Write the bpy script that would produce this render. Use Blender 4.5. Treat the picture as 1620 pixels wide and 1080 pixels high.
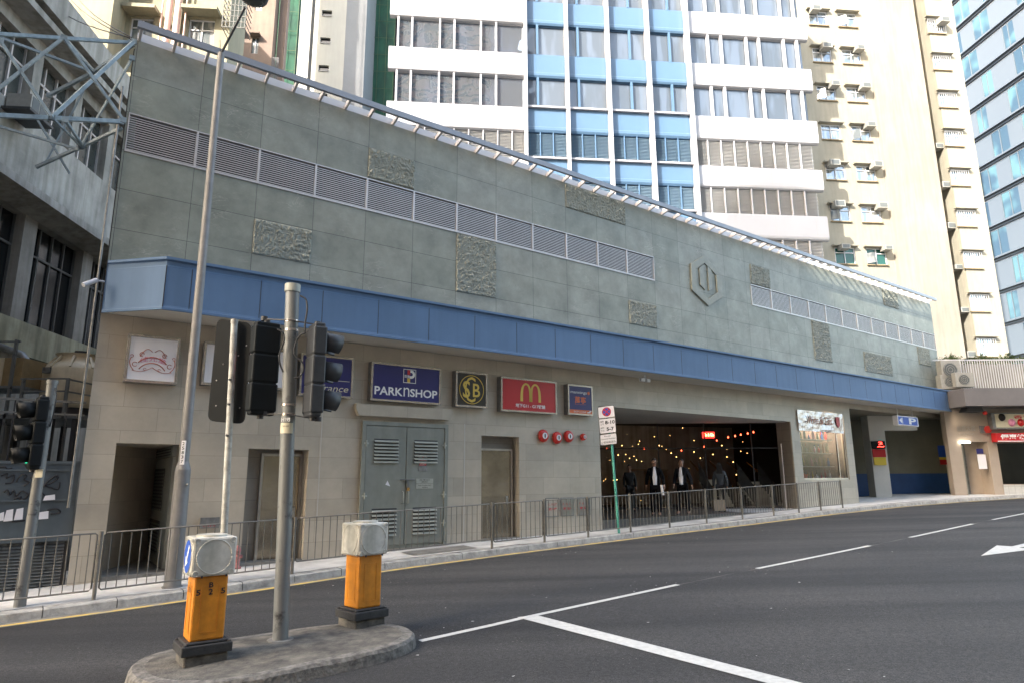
import bpy, bmesh, math, random
from mathutils import Vector, Matrix, noise
random.seed(7)
R = math.radians
for o in list(bpy.data.objects): bpy.data.objects.remove(o)
scn = bpy.context.scene
col = scn.collection
# ------------------------------------------------------------------ camera
FPX, CX, CY, EYE = 1035.0, 810.0, 540.0, 1.95
upc = Vector((-25, 4940, -1035)).normalized()
fw = Vector((0, 0, -1)); yc = (fw - upc * fw.dot(upc)).normalized(); xc = yc.cross(upc)
CM = Matrix((xc, yc, upc))                      # camera axes -> world
cd = bpy.data.cameras.new('camera'); cam = bpy.data.objects.new('camera', cd); col.objects.link(cam)
cam.matrix_world = Matrix.Translation((0, 0, EYE)) @ CM.to_4x4()
cd.sensor_width = 36; cd.lens = 36 * FPX / 1620; cd.clip_end = 3000; cd.clip_start = 0.05
scn.camera = cam
# ------------------------------------------------------------------ light
SUN = Vector((-0.52, -0.66, 0.62)).normalized()          # towards the sun
w = bpy.data.worlds.new('World'); scn.world = w; w.use_nodes = True
nt = w.node_tree; bg = nt.nodes['Background']
sky = nt.nodes.new('ShaderNodeTexSky'); sky.sky_type = 'NISHITA'; sky.sun_disc = False
sky.sun_elevation = math.asin(SUN.z); sky.sun_rotation = math.atan2(SUN.x, SUN.y)
sky.air_density = 1.0; sky.dust_density = 3.0; sky.ozone_density = 0.4
wbn = nt.nodes.new('ShaderNodeMixRGB'); wbn.blend_type = 'MULTIPLY'; wbn.inputs[0].default_value = 1; wbn.inputs[2].default_value = (1.06, 1.0, .875, 1)   # white balance of the shade
nt.links.new(sky.outputs[0], wbn.inputs[1]); nt.links.new(wbn.outputs[0], bg.inputs[0]); bg.inputs[1].default_value = 0.15
sd = bpy.data.lights.new('sun', 'SUN'); sd.energy = 2.0; sd.angle = R(0.5); sd.color = (1, 0.95, 0.86)
so = bpy.data.objects.new('sun', sd); col.objects.link(so); so.location = (0, 0, 90)
so.rotation_euler = SUN.to_track_quat('Z', 'Y').to_euler()
scn.view_settings.view_transform = 'Standard'; scn.view_settings.look = 'None'
scn.view_settings.exposure = 2.92; scn.view_settings.gamma = 1
scn.cycles.max_bounces = 8
# ------------------------------------------------------------------ geometry of the place
def ray(px, py):
    d = CM @ Vector(((px - CX) / FPX, -(py - CY) / FPX, -1)); return d / d.y
r0 = ray(2280, 758); S = Vector((r0.x, r0.y)).normalized(); N = Vector((-S.y, S.x))
AS = math.atan2(S.y, S.x)
GS = [(-500, -10), (-60, -1.8), (0, .03), (9, .31), (13, .40), (18, .53), (22.7, .67), (27.5, .78), (36, .98), (60, 1.4), (120, 2.2), (500, 3)]
def g(s):
    for (a, b), (c, d) in zip(GS, GS[1:]):
        if s <= c: return b + (d - b) * (s - a) / (c - a)
    return GS[-1][1]
def W(s, n, z): return Vector((S.x * s + N.x * n, S.y * s + N.y * n, z))
def G2(px, py, h=0):
    r = ray(px, py); lo, hi = 1, 200; q = Vector((r.x, r.y)).dot(S)
    for _ in range(50):
        m = (lo + hi) / 2
        if EYE + m * r.z - g(m * q) - h > 0: lo = m
        else: hi = m
    p = Vector((r.x * lo, r.y * lo)); return p.dot(S), p.dot(N)
def at_depth(px, py, Y):
    r = ray(px, py); return Vector((r.x * Y, Y, EYE + r.z * Y))
class Fr:                                        # a vertical facade: x along it, y into it, z up
    def __init__(s, ox, oy, ang): s.o = Vector((ox, oy)); s.a = ang; s.d = Vector((math.cos(ang), math.sin(ang))); s.n = Vector((-s.d.y, s.d.x))
    def px(s, u, v, off=0):
        r = ray(u, v); r2 = Vector((r.x, r.y)); t = (s.o.dot(s.n) + off) / r2.dot(s.n); p = r2 * t
        return (p - s.o).dot(s.d), EYE + r.z * t
    def w(s, x, y, z): p = s.o + s.d * x + s.n * y; return Vector((p.x, p.y, z))
# ------------------------------------------------------------------ object helpers
def tag(o, label=None, cat=None, group=None, kind=None):
    if label: o['label'] = label
    if cat: o['category'] = cat
    if group: o['group'] = group
    if kind: o['kind'] = kind
    return o
def thing(name, loc, rz, label, cat, group=None):
    o = bpy.data.objects.new(name, None); col.objects.link(o); o.empty_display_size = .2
    o.location = loc; o.rotation_euler = (0, 0, rz); return tag(o, label, cat, group)
def frthing(name, fr, label, cat, group=None): return thing(name, (fr.o.x, fr.o.y, 0), fr.a, label, cat, group)
class MB:
    def __init__(s): s.v = []; s.f = []; s.m = []; s.sm = []
    def add(s, vs, fs, m=0, sm=False):
        b = len(s.v); s.v += [Vector(v) for v in vs]
        for f in fs: s.f.append([i + b for i in f]); s.m.append(m); s.sm.append(sm)
        return s
    def quad(s, a, b, c, d, m=0): return s.add([a, b, c, d], [(0, 1, 2, 3)], m)
    def box(s, x0, x1, y0, y1, z0, z1, m=0, mat=None):
        vs = [Vector((x, y, z)) for z in (z0, z1) for y in (y0, y1) for x in (x0, x1)]
        if mat: vs = [mat @ v for v in vs]
        return s.add(vs, [(0, 2, 3, 1), (4, 5, 7, 6), (0, 1, 5, 4), (2, 6, 7, 3), (0, 4, 6, 2), (1, 3, 7, 5)], m)
    def bar(s, a, b, w_, h_=None, m=0):          # rectangular bar from a to b
        a, b = Vector(a), Vector(b); d = (b - a).normalized(); h_ = h_ or w_
        u = Vector((0, 0, 1)) if abs(d.z) < .95 else Vector((0, 1, 0))
        x = d.cross(u).normalized() * w_ / 2; y = x.cross(d).normalized() * h_ / 2
        vs = [p + i * x + j * y for p in (a, b) for i, j in ((-1, -1), (1, -1), (1, 1), (-1, 1))]
        return s.add(vs, [(3, 2, 1, 0), (4, 5, 6, 7), (0, 1, 5, 4), (1, 2, 6, 5), (2, 3, 7, 6), (3, 0, 4, 7)], m)
    def cyl(s, a, b, r0, r1=None, n=16, m=0, cap=True):
        a, b = Vector(a), Vector(b); d = (b - a).normalized(); r1 = r0 if r1 is None else r1
        u = Vector((0, 0, 1)) if abs(d.z) < .95 else Vector((0, 1, 0))
        x = d.cross(u).normalized(); y = d.cross(x).normalized()
        vs = []
        for p, r in ((a, r0), (b, r1)):
            for i in range(n): t = 2 * math.pi * i / n; vs.append(p + x * math.cos(t) * r + y * math.sin(t) * r)
        s.add(vs, [(i, (i + 1) % n, n + (i + 1) % n, n + i) for i in range(n)], m, True)
        if cap: s.add(vs, [tuple(range(n))[::-1], tuple(range(n, 2 * n))], m)
        return s
    def tube(s, pts, r, n=6, m=0):
        pts = [Vector(p) for p in pts]; rings = []
        for i, p in enumerate(pts):
            d = (pts[min(i + 1, len(pts) - 1)] - pts[max(i - 1, 0)]).normalized()
            u = Vector((0, 0, 1)) if abs(d.z) < .9 else Vector((0, 1, 0))
            x = d.cross(u).normalized(); y = d.cross(x).normalized(); rr = r(i / (len(pts) - 1)) if callable(r) else r
            rings.append([p + x * math.cos(2 * math.pi * k / n) * rr + y * math.sin(2 * math.pi * k / n) * rr for k in range(n)])
        vs = sum(rings, []); fs = [(a * n + k, a * n + (k + 1) % n, (a + 1) * n + (k + 1) % n, (a + 1) * n + k) for a in range(len(pts) - 1) for k in range(n)]
        fs += [tuple(range(n))[::-1], tuple(range(len(vs) - n, len(vs)))]
        return s.add(vs, fs, m, True)
    def prism(s, poly, y0, y1, m=0, axis='y'):   # poly in x,z extruded along y (or x,y extruded along z)
        f = (lambda p, t: (p[0], t, p[1])) if axis == 'y' else (lambda p, t: (p[0], p[1], t)) if axis == 'z' else (lambda p, t: (t, p[0], p[1]))
        n = len(poly); vs = [f(p, y0) for p in poly] + [f(p, y1) for p in poly]
        return s.add(vs, [tuple(range(n)), tuple(range(n, 2 * n))[::-1]] + [(i, n + i, n + (i + 1) % n, (i + 1) % n) for i in range(n)], m)
    def lathe(s, prof, c, n=24, m=0):
        vs = []
        for r, z in prof:
            for i in range(n): t = 2 * math.pi * i / n; vs.append((c[0] + r * math.cos(t), c[1] + r * math.sin(t), c[2] + z))
        return s.add(vs, [(a * n + i, a * n + (i + 1) % n, (a + 1) * n + (i + 1) % n, (a + 1) * n + i) for a in range(len(prof) - 1) for i in range(n)], m, True)
    def ball(s, c, r, m=0, n=12, sc=(1, 1, 1)):
        prof = [(r * math.sin(math.pi * i / 8), -r * math.cos(math.pi * i / 8)) for i in range(9)]
        b = len(s.v); s.lathe([(a * sc[0], z * sc[2]) for a, z in prof], c, n, m); return s
    def wall(s, x0, x1, z0, z1, ops, y=0, dep=.2, m=0, mr=None):   # a wall face with openings and their reveals
        xs = sorted({x0, x1} | {max(x0, min(x1, v)) for o in ops for v in o[:2]}); zs = sorted({z0, z1} | {max(z0, min(z1, v)) for o in ops for v in o[2:4]})
        for a, b in zip(xs, xs[1:]):
            for c, d in zip(zs, zs[1:]):
                if b - a < 1e-5 or d - c < 1e-5: continue
                mx, mz = (a + b) / 2, (c + d) / 2
                if any(o[0] < mx < o[1] and o[2] < mz < o[3] for o in ops): continue
                s.quad((a, y, c), (b, y, c), (b, y, d), (a, y, d), m)
        for o in ops:
            a, b, c, d = o[:4]; e = y + (o[4] if len(o) > 4 else dep); k = m if mr is None else mr
            s.quad((a, y, c), (a, y, d), (a, e, d), (a, e, c), k); s.quad((b, y, d), (b, y, c), (b, e, c), (b, e, d), k)
            s.quad((a, y, d), (b, y, d), (b, e, d), (a, e, d), k); s.quad((b, y, c), (a, y, c), (a, e, c), (b, e, c), k)
        return s
    def mark(s): s.marks = getattr(s, 'marks', [0]) + [len(s.f)]; return s
    def pieces(s, name, mats, parent=None, **k):           # one object for each stretch of faces between marks
        mk = sorted(set(getattr(s, 'marks', [0]) + [0, len(s.f)])); out = []
        for a, b in zip(mk, mk[1:]):
            m = MB(); used = sorted({i for f in s.f[a:b] for i in f}); ix = {v: i for i, v in enumerate(used)}
            m.v = [s.v[i] for i in used]; m.f = [[ix[i] for i in f] for f in s.f[a:b]]; m.m = s.m[a:b]; m.sm = s.sm[a:b]; out.append(m.build(name, mats, parent, **k))
        return out
    def build(s, name, mats, parent=None, tagd=None, bev=0, xf=None):
        if not isinstance(mats, (list, tuple)): mats = [mats]
        me = bpy.data.meshes.new(name)
        vs = [xf @ v for v in s.v] if xf else s.v
        me.from_pydata([tuple(v) for v in vs], [], s.f)
        for m in mats: me.materials.append(m)
        me.polygons.foreach_set('material_index', s.m); me.polygons.foreach_set('use_smooth', s.sm); me.update()
        o = bpy.data.objects.new(name, me); col.objects.link(o)
        if parent: o.parent = parent
        if bev:
            b = o.modifiers.new('bevel', 'BEVEL'); b.width = bev; b.segments = 2; b.limit_method = 'ANGLE'; b.angle_limit = R(40)
        if tagd: tag(o, *tagd)
        return o
def copy_tree(o, parent=None):
    c = o.copy(); col.objects.link(c)
    if parent: c.parent = parent
    for ch in list(o.children): copy_tree(ch, c)
    return c
def text(mb, s_, x0, x1, zc, y, h=None, m=0, bold=0.0, align='c', shear=0, arc=None, ext=.002):
    """lettering in the x,z plane facing -y, fitted between x0 and x1"""
    cu = bpy.data.curves.new('t', 'FONT'); cu.body = s_; cu.size = 1; cu.offset = bold; cu.resolution_u = 3; cu.shear = shear
    o = bpy.data.objects.new('t', cu); col.objects.link(o); dg = bpy.context.evaluated_depsgraph_get(); dg.update()
    me = bpy.data.meshes.new_from_object(o.evaluated_get(dg)); bpy.data.objects.remove(o); bpy.data.curves.remove(cu)
    if not me.vertices: return
    xs = [v.co.x for v in me.vertices]; ys = [v.co.y for v in me.vertices]
    a, b, c, d = min(xs), max(xs), min(ys), max(ys); kx = (x1 - x0) / (b - a); kz = (h / (d - c)) if h else kx
    vs = []
    for v in me.vertices:
        X = x0 + (v.co.x - a) * kx; Z = zc + (v.co.y - (c + d) / 2) * kz
        if arc: t = (X - (x0 + x1) / 2) / ((x1 - x0) / 2); Z -= arc * t * t
        vs.append((X, y, Z))
    mb.add(vs, [tuple(p.vertices) for p in me.polygons], m); bpy.data.meshes.remove(me)
# ------------------------------------------------------------------ materials
MT = {}
def mat(name, color, rough=.6, metal=0, noise_s=0, var=.15, bump=0, bscale=40, spec=None, streak=0, col2=None, thr=None, emit=None, es=1, sc=(1, 1, 1), detail=6):
    m = bpy.data.materials.new(name); m.use_nodes = True; t = m.node_tree; b = t.nodes['Principled BSDF']; L = t.links
    b.inputs['Roughness'].default_value = rough; b.inputs['Metallic'].default_value = metal
    if spec is not None: b.inputs['Specular IOR Level'].default_value = spec
    b.inputs['Base Color'].default_value = (*color, 1)
    if emit: b.inputs['Emission Color'].default_value = (*emit, 1); b.inputs['Emission Strength'].default_value = es
    tc = t.nodes.new('ShaderNodeTexCoord'); mp = t.nodes.new('ShaderNodeMapping'); mp.inputs['Scale'].default_value = sc; L.new(tc.outputs['Object'], mp.inputs[0])
    if noise_s:
        n = t.nodes.new('ShaderNodeTexNoise'); n.inputs['Scale'].default_value = noise_s; n.inputs['Detail'].default_value = detail; n.inputs['Roughness'].default_value = .65; L.new(mp.outputs[0], n.inputs[0])
        r = t.nodes.new('ShaderNodeValToRGB'); L.new(n.outputs[0], r.inputs[0])
        c2 = col2 or tuple(c * (1 - var) for c in color); lo, hi = thr or (.3, .7)
        r.color_ramp.elements[0].position = lo; r.color_ramp.elements[1].position = hi
        r.color_ramp.elements[0].color = (*c2, 1); r.color_ramp.elements[1].color = (*(tuple(c * (1 + var * .6) for c in color) if not col2 else color), 1)
        out = r.outputs[0]
        if streak:
            mp2 = t.nodes.new('ShaderNodeMapping'); mp2.inputs['Scale'].default_value = (3, 3, .25); L.new(tc.outputs['Object'], mp2.inputs[0])
            n2 = t.nodes.new('ShaderNodeTexNoise'); n2.inputs['Scale'].default_value = 1.6; n2.inputs['Detail'].default_value = 8; L.new(mp2.outputs[0], n2.inputs[0])
            r2 = t.nodes.new('ShaderNodeValToRGB'); r2.color_ramp.elements[0].position = .35; r2.color_ramp.elements[1].position = .6
            r2.color_ramp.elements[0].color = (1 - streak, 1 - streak, 1 - streak * 1.1, 1); r2.color_ramp.elements[1].color = (1, 1, 1, 1); L.new(n2.outputs[0], r2.inputs[0])
            mx = t.nodes.new('ShaderNodeMixRGB'); mx.blend_type = 'MULTIPLY'; mx.inputs[0].default_value = 1; L.new(out, mx.inputs[1]); L.new(r2.outputs[0], mx.inputs[2]); out = mx.outputs[0]
        L.new(out, b.inputs['Base Color'])
    if bump:
        n3 = t.nodes.new('ShaderNodeTexNoise'); n3.inputs['Scale'].default_value = bscale; n3.inputs['Detail'].default_value = 5; L.new(tc.outputs['Object'], n3.inputs[0])
        bp = t.nodes.new('ShaderNodeBump'); bp.inputs['Strength'].default_value = bump; bp.inputs['Distance'].default_value = .02; L.new(n3.outputs[0], bp.inputs['Height']); L.new(bp.outputs[0], b.inputs['Normal'])
    MT[name] = m; return m
def tiles(name, c1, c2, mortar, bw, bh, org=(0, 0), off=.5, freq=2, ms=.006, rough=.55, veins=0, vcol=(.6, .6, .55), bump=.3, cloud=.25, cs=1.2):
    """stone slabs laid out along a wall (object x,z), with joints, tone changes, veins"""
    m = bpy.data.materials.new(name); m.use_nodes = True; t = m.node_tree; b = t.nodes['Principled BSDF']; L = t.links; N_ = t.nodes.new
    b.inputs['Roughness'].default_value = rough
    tc = N_('ShaderNodeTexCoord'); sx = N_('ShaderNodeSeparateXYZ'); L.new(tc.outputs['Object'], sx.inputs[0])
    ax = N_('ShaderNodeMath'); ax.operation = 'SUBTRACT'; ax.inputs[1].default_value = org[0]
    sy = N_('ShaderNodeMath'); sy.operation = 'ADD'; L.new(sx.outputs[0], sy.inputs[0]); L.new(sx.outputs[1], sy.inputs[1]); L.new(sy.outputs[0], ax.inputs[0])
    az = N_('ShaderNodeMath'); az.operation = 'SUBTRACT'; az.inputs[1].default_value = org[1]; L.new(sx.outputs[2], az.inputs[0])
    cb = N_('ShaderNodeCombineXYZ'); L.new(ax.outputs[0], cb.inputs[0]); L.new(az.outputs[0], cb.inputs[1])
    br = N_('ShaderNodeTexBrick'); L.new(cb.outputs[0], br.inputs[0]); br.offset = off; br.offset_frequency = freq; br.squash = 1
    for k, v in (('Scale', 1), ('Mortar Size', ms), ('Mortar Smooth', .1), ('Bias', 0), ('Brick Width', bw), ('Row Height', bh)): br.inputs[k].default_value = v
    br.inputs['Color1'].default_value = (*c1, 1); br.inputs['Color2'].default_value = (*c2, 1); br.inputs['Mortar'].default_value = (*mortar, 1)
    n = N_('ShaderNodeTexNoise'); n.inputs['Scale'].default_value = cs; n.inputs['Detail'].default_value = 9; n.inputs['Roughness'].default_value = .7; L.new(tc.outputs['Object'], n.inputs[0])
    r = N_('ShaderNodeValToRGB'); r.color_ramp.elements[0].position = .3; r.color_ramp.elements[1].position = .7
    r.color_ramp.elements[0].color = (1 - cloud,) * 3 + (1,); r.color_ramp.elements[1].color = (1 + cloud * .4,) * 3 + (1,); L.new(n.outputs[0], r.inputs[0])
    mx = N_('ShaderNodeMixRGB'); mx.blend_type = 'MULTIPLY'; mx.inputs[0].default_value = 1; L.new(br.outputs[0], mx.inputs[1]); L.new(r.outputs[0], mx.inputs[2]); out = mx.outputs[0]
    if veins:
        mp = N_('ShaderNodeMapping'); mp.inputs['Rotation'].default_value = (0, R(35), 0); mp.inputs['Scale'].default_value = (1, 1, 3.2); L.new(tc.outputs['Object'], mp.inputs[0])
        nv = N_('ShaderNodeTexNoise'); nv.inputs['Scale'].default_value = 1.1; nv.inputs['Detail'].default_value = 10; nv.inputs['Roughness'].default_value = .62; nv.inputs['Distortion'].default_value = 1.2; L.new(mp.outputs[0], nv.inputs[0])
        rv = N_('ShaderNodeValToRGB'); e = rv.color_ramp.elements; e[0].position = .488; e[0].color = (0, 0, 0, 1); e[1].position = .5; e[1].color = (1, 1, 1, 1); k = e.new(.512); k.color = (0, 0, 0, 1); L.new(nv.outputs[0], rv.inputs[0])
        nm = N_('ShaderNodeTexNoise'); nm.inputs['Scale'].default_value = .9; nm.inputs['Detail'].default_value = 3; L.new(tc.outputs['Object'], nm.inputs[0])
        rm = N_('ShaderNodeValToRGB'); rm.color_ramp.elements[0].position = .5; rm.color_ramp.elements[1].position = .72; L.new(nm.outputs[0], rm.inputs[0])
        mu = N_('ShaderNodeMath'); mu.operation = 'MULTIPLY'; L.new(rv.outputs[0], mu.inputs[0]); L.new(rm.outputs[0], mu.inputs[1])
        mv = N_('ShaderNodeMath'); mv.operation = 'MULTIPLY'; mv.inputs[1].default_value = veins; L.new(mu.outputs[0], mv.inputs[0])
        m2 = N_('ShaderNodeMixRGB'); L.new(mv.outputs[0], m2.inputs[0]); L.new(out, m2.inputs[1]); m2.inputs[2].default_value = (*vcol, 1); out = m2.outputs[0]
    L.new(out, b.inputs['Base Color'])
    bp = N_('ShaderNodeBump'); bp.inputs['Strength'].default_value = bump; bp.inputs['Distance'].default_value = .006; bp.invert = True; L.new(br.outputs['Fac'], bp.inputs['Height']); L.new(bp.outputs[0], b.inputs['Normal'])
    MT[name] = m; return m
def glassy(name, color, rough=.04, dist=.0, col2=None, ns=1.0, sc=(1, 1, 1), refl=.5):
    """window glass: the room or curtain behind, seen through a reflecting, slightly wavy pane"""
    m = bpy.data.materials.new(name); m.use_nodes = True; t = m.node_tree; L = t.links; N_ = t.nodes.new
    b = t.nodes['Principled BSDF']; out = t.nodes['Material Output']
    b.inputs['Base Color'].default_value = (*color, 1); b.inputs['Roughness'].default_value = .7
    tc = N_('ShaderNodeTexCoord')
    if col2:
        mp = N_('ShaderNodeMapping'); mp.inputs['Scale'].default_value = sc; L.new(tc.outputs['Object'], mp.inputs[0])
        n = N_('ShaderNodeTexNoise'); n.inputs['Scale'].default_value = ns; n.inputs['Detail'].default_value = 2; L.new(mp.outputs[0], n.inputs[0])
        r = N_('ShaderNodeValToRGB'); r.color_ramp.elements[0].position = .44; r.color_ramp.elements[1].position = .56; r.color_ramp.elements[0].color = (*color, 1); r.color_ramp.elements[1].color = (*col2, 1)
        L.new(n.outputs[0], r.inputs[0]); L.new(r.outputs[0], b.inputs['Base Color'])
    gl = N_('ShaderNodeBsdfGlossy'); gl.inputs['Roughness'].default_value = rough; gl.inputs['Color'].default_value = (.8, .88, .95, 1)
    if dist:
        n3 = N_('ShaderNodeTexNoise'); n3.inputs['Scale'].default_value = .55; n3.inputs['Detail'].default_value = 1.5; L.new(tc.outputs['Object'], n3.inputs[0])
        bp = N_('ShaderNodeBump'); bp.inputs['Strength'].default_value = dist; bp.inputs['Distance'].default_value = .1; L.new(n3.outputs[0], bp.inputs['Height']); L.new(bp.outputs[0], gl.inputs['Normal'])
    mx = N_('ShaderNodeMixShader'); mx.inputs[0].default_value = refl; L.new(b.outputs[0], mx.inputs[1]); L.new(gl.outputs[0], mx.inputs[2]); L.new(mx.outputs[0], out.inputs[0])
    MT[name] = m; return m
def clearglass(name, tint=(.95, .97, .96), refl=.12):
    m = bpy.data.materials.new(name); m.use_nodes = True; t = m.node_tree; L = t.links; N_ = t.nodes.new; out = t.nodes['Material Output']; t.nodes.remove(t.nodes['Principled BSDF'])
    tr = N_('ShaderNodeBsdfTransparent'); tr.inputs[0].default_value = (*tint, 1); gl = N_('ShaderNodeBsdfGlossy'); gl.inputs['Roughness'].default_value = .02
    fr = N_('ShaderNodeFresnel'); fr.inputs[0].default_value = 1.5
    ad = N_('ShaderNodeMath'); ad.operation = 'ADD'; ad.use_clamp = True; ad.inputs[1].default_value = refl - .04; L.new(fr.outputs[0], ad.inputs[0])
    mx = N_('ShaderNodeMixShader'); L.new(ad.outputs[0], mx.inputs[0]); L.new(tr.outputs[0], mx.inputs[1]); L.new(gl.outputs[0], mx.inputs[2]); L.new(mx.outputs[0], out.inputs[0])
    MT[name] = m; return m
def road_mat(name='asphalt', k0=1.0):
    m = bpy.data.materials.new(name); m.use_nodes = True; t = m.node_tree; b = t.nodes['Principled BSDF']; L = t.links; N_ = t.nodes.new
    tc = N_('ShaderNodeTexCoord'); b.inputs['Roughness'].default_value = .82
    def nz(scale, detail=5, sc=None, rot=None):
        n = N_('ShaderNodeTexNoise'); n.inputs['Scale'].default_value = scale; n.inputs['Detail'].default_value = detail
        if sc:
            mp = N_('ShaderNodeMapping'); mp.inputs['Scale'].default_value = sc; mp.inputs['Rotation'].default_value = (0, 0, -AS); L.new(tc.outputs['Object'], mp.inputs[0]); L.new(mp.outputs[0], n.inputs[0])
        else: L.new(tc.outputs['Object'], n.inputs[0])
        return n.outputs[0]
    def ramp(i, p0, p1, c0, c1):
        r = N_('ShaderNodeValToRGB'); r.color_ramp.elements[0].position = p0; r.color_ramp.elements[1].position = p1; r.color_ramp.elements[0].color = (*c0, 1); r.color_ramp.elements[1].color = (*c1, 1); L.new(i, r.inputs[0]); return r.outputs[0]
    def mixc(fac, a, c, mode='MIX'):
        x = N_('ShaderNodeMixRGB'); x.blend_type = mode
        if isinstance(fac, float): x.inputs[0].default_value = fac
        else: L.new(fac, x.inputs[0])
        L.new(a, x.inputs[1])
        if isinstance(c, tuple): x.inputs[2].default_value = (*c, 1)
        else: L.new(c, x.inputs[2])
        return x.outputs[0]
    base = mixc(1.0, ramp(nz(90, 3), .3, .75, (.004 * k0, .004 * k0, .0045 * k0), (.058 * k0, .059 * k0, .061 * k0)), ramp(nz(24, 4), .35, .65, (.72, .72, .73), (1.3, 1.3, 1.29)), 'MULTIPLY')
    lanes = ramp(nz(1.0, 3, (.05, .9, 1)), .38, .66, (.62, .63, .66), (1.75, 1.7, 1.62))
    patch = ramp(nz(.35, 5), .35, .7, (.85, .85, .86), (1.12, 1.1, 1.08))
    c = mixc(1.0, mixc(1.0, base, lanes, 'MULTIPLY'), patch, 'MULTIPLY')
    spk = ramp(nz(38, 2), .70, .73, (0, 0, 0), (1, 1, 1)); where = ramp(nz(.8, 4), .5, .7, (0, 0, 0), (1, 1, 1))
    k = N_('ShaderNodeMath'); k.operation = 'MULTIPLY'; L.new(spk, k.inputs[0]); L.new(where, k.inputs[1])
    c = mixc(k.outputs[0], c, (.33, .31, .27))
    L.new(c, b.inputs['Base Color'])
    bp = N_('ShaderNodeBump'); bp.inputs['Strength'].default_value = .9; bp.inputs['Distance'].default_value = .02; L.new(nz(110, 3), bp.inputs['Height']); L.new(bp.outputs[0], b.inputs['Normal'])
    MT[name] = m
road_mat(); road_mat('asphalt_dark', .78)
# ---- shared materials
M = MT
mat('ground', (.09, .088, .08), .9, noise_s=2, var=.3)
mat('pavement', (.58, .57, .545), .85, noise_s=1.3, var=.35, bump=.4, bscale=60, detail=10)
mat('kerb', (.42, .405, .375), .85, noise_s=5, var=.45, bump=.7, bscale=30, detail=10)
mat('island_kerb', (.21, .197, .175), .9, noise_s=11, col2=(.07, .066, .06), thr=(.36, .66), bump=.9, bscale=25, detail=12)
mat('island_top', (.17, .155, .13), .9, noise_s=4.5, col2=(.05, .048, .044), thr=(.38, .68), bump=.6, bscale=45, detail=12)
mat('white_paint', (.5, .5, .475), .7, noise_s=14, var=.22, bump=.3, bscale=90, detail=10)
mat('yellow_paint', (.62, .42, .09), .75, noise_s=5, col2=(.34, .30, .21), thr=(.36, .52), detail=10)
mat('gutter', (.2, .192, .175), .85, noise_s=4, var=.4)
tiles('green_slate', (.242, .253, .205), (.296, .298, .248), (.09, .095, .08), 1.262, .8125, (.74, 6.67), off=0, freq=2, ms=.006, rough=.5, veins=.8, vcol=(.5, .47, .40), cloud=.38, cs=1.3, bump=.5)
mat('carved_slate', (.25, .257, .213), .75, noise_s=9, var=.3)
tiles('sandstone', (.415, .365, .29), (.50, .44, .35), (.30, .265, .21), .93, .4367, (.3, 4.17), off=.38, freq=3, ms=.0035, rough=.45, cloud=.2, cs=1.1, bump=.25)
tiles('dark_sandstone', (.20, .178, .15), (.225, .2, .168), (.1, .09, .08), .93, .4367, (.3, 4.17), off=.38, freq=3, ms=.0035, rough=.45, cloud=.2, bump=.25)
mat('blue_metal', (.118, .195, .325), .55, spec=.15, noise_s=.8, var=.1, streak=.07, detail=10)
mat('soffit', (.55, .53, .48), .7, noise_s=1, var=.1)
mat('pale_metal', (.54, .505, .49), .38, metal=.3, noise_s=3, var=.1)
mat('white_metal', (.55, .55, .57), .4, noise_s=1, var=.05)
mat('grey_beam', (.27, .28, .31), .4, metal=.2, noise_s=2, var=.12)
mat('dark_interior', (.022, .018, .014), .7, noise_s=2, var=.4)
mat('dark_metal', (.035, .035, .037), .5, noise_s=6, var=.3)
mat('galvanised', (.24, .24, .235), .42, metal=.45, noise_s=7, var=.35, streak=.15)
mat('railing_steel', (.19, .18, .16), .5, metal=.3, noise_s=9, var=.3)
mat('lamp_grey', (.24, .235, .23), .55, metal=.1, noise_s=4, var=.18, streak=.14)
mat('pole_grey', (.2, .205, .2), .5, metal=.15, noise_s=5, col2=(.055, .055, .055), thr=(.34, .44), streak=.3, detail=12)
mat('pole_pale', (.52, .52, .48), .5, noise_s=9, col2=(.3, .29, .26), thr=(.34, .55), streak=.2)
mat('black_plate', (.004, .006, .007), .6, spec=.25, noise_s=7, var=.3)
mat('signal_grey', (.042, .044, .047), .45, spec=.35, noise_s=9, var=.2)
mat('rubber', (.028, .028, .029), .65, noise_s=12, var=.35, bump=.3)
mat('yellow_plastic', (.66, .245, .018), .42, noise_s=6, var=.25, streak=.3, detail=10)
mat('white_plastic', (.6, .58, .52), .4, noise_s=7, var=.28, streak=.35, detail=12)
mat('steel', (.45, .42, .39), .28, metal=.85, noise_s=3, var=.2)
mat('frame_steel', (.56, .50, .45), .25, metal=.8, noise_s=2, var=.25, sc=(1, 1, 4))
mat('lens_dark', (.02, .012, .01), .2); mat('lens_green', (.02, .35, .18), .3, emit=(.02, .9, .45), es=.35); mat('lens_red', (.4, .02, .01), .3, emit=(1, .03, .02), es=2.0)
mat('sign_white', (.74, .72, .74), .35, noise_s=1.5, var=.06); mat('sign_navy', (.028, .026, .13), .3, noise_s=2, var=.08)
mat('sign_brown', (.03, .022, .015), .35); mat('sign_red', (.46, .014, .018), .35, noise_s=2, var=.08); mat('sign_orange', (.62, .12, .025), .4)
mat('ink_white', (.75, .75, .74), .5); mat('ink_gold', (.62, .44, .07), .4); mat('ink_black', (.02, .02, .022), .5); mat('ink_red', (.5, .02, .03), .5)
mat('ink_blue', (.025, .09, .42), .45); mat('ink_pink', (.62, .24, .38), .5); mat('ink_rust', (.36, .09, .04), .5); mat('ink_yellow', (.65, .48, .05), .5); mat('ink_cream', (.6, .55, .4), .5)
mat('grey_door', (.225, .235, .205), .5, noise_s=4, var=.12, streak=.12, bump=.1, bscale=8)
mat('lv_light', (.36, .37, .32), .5, noise_s=5, var=.15)
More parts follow.
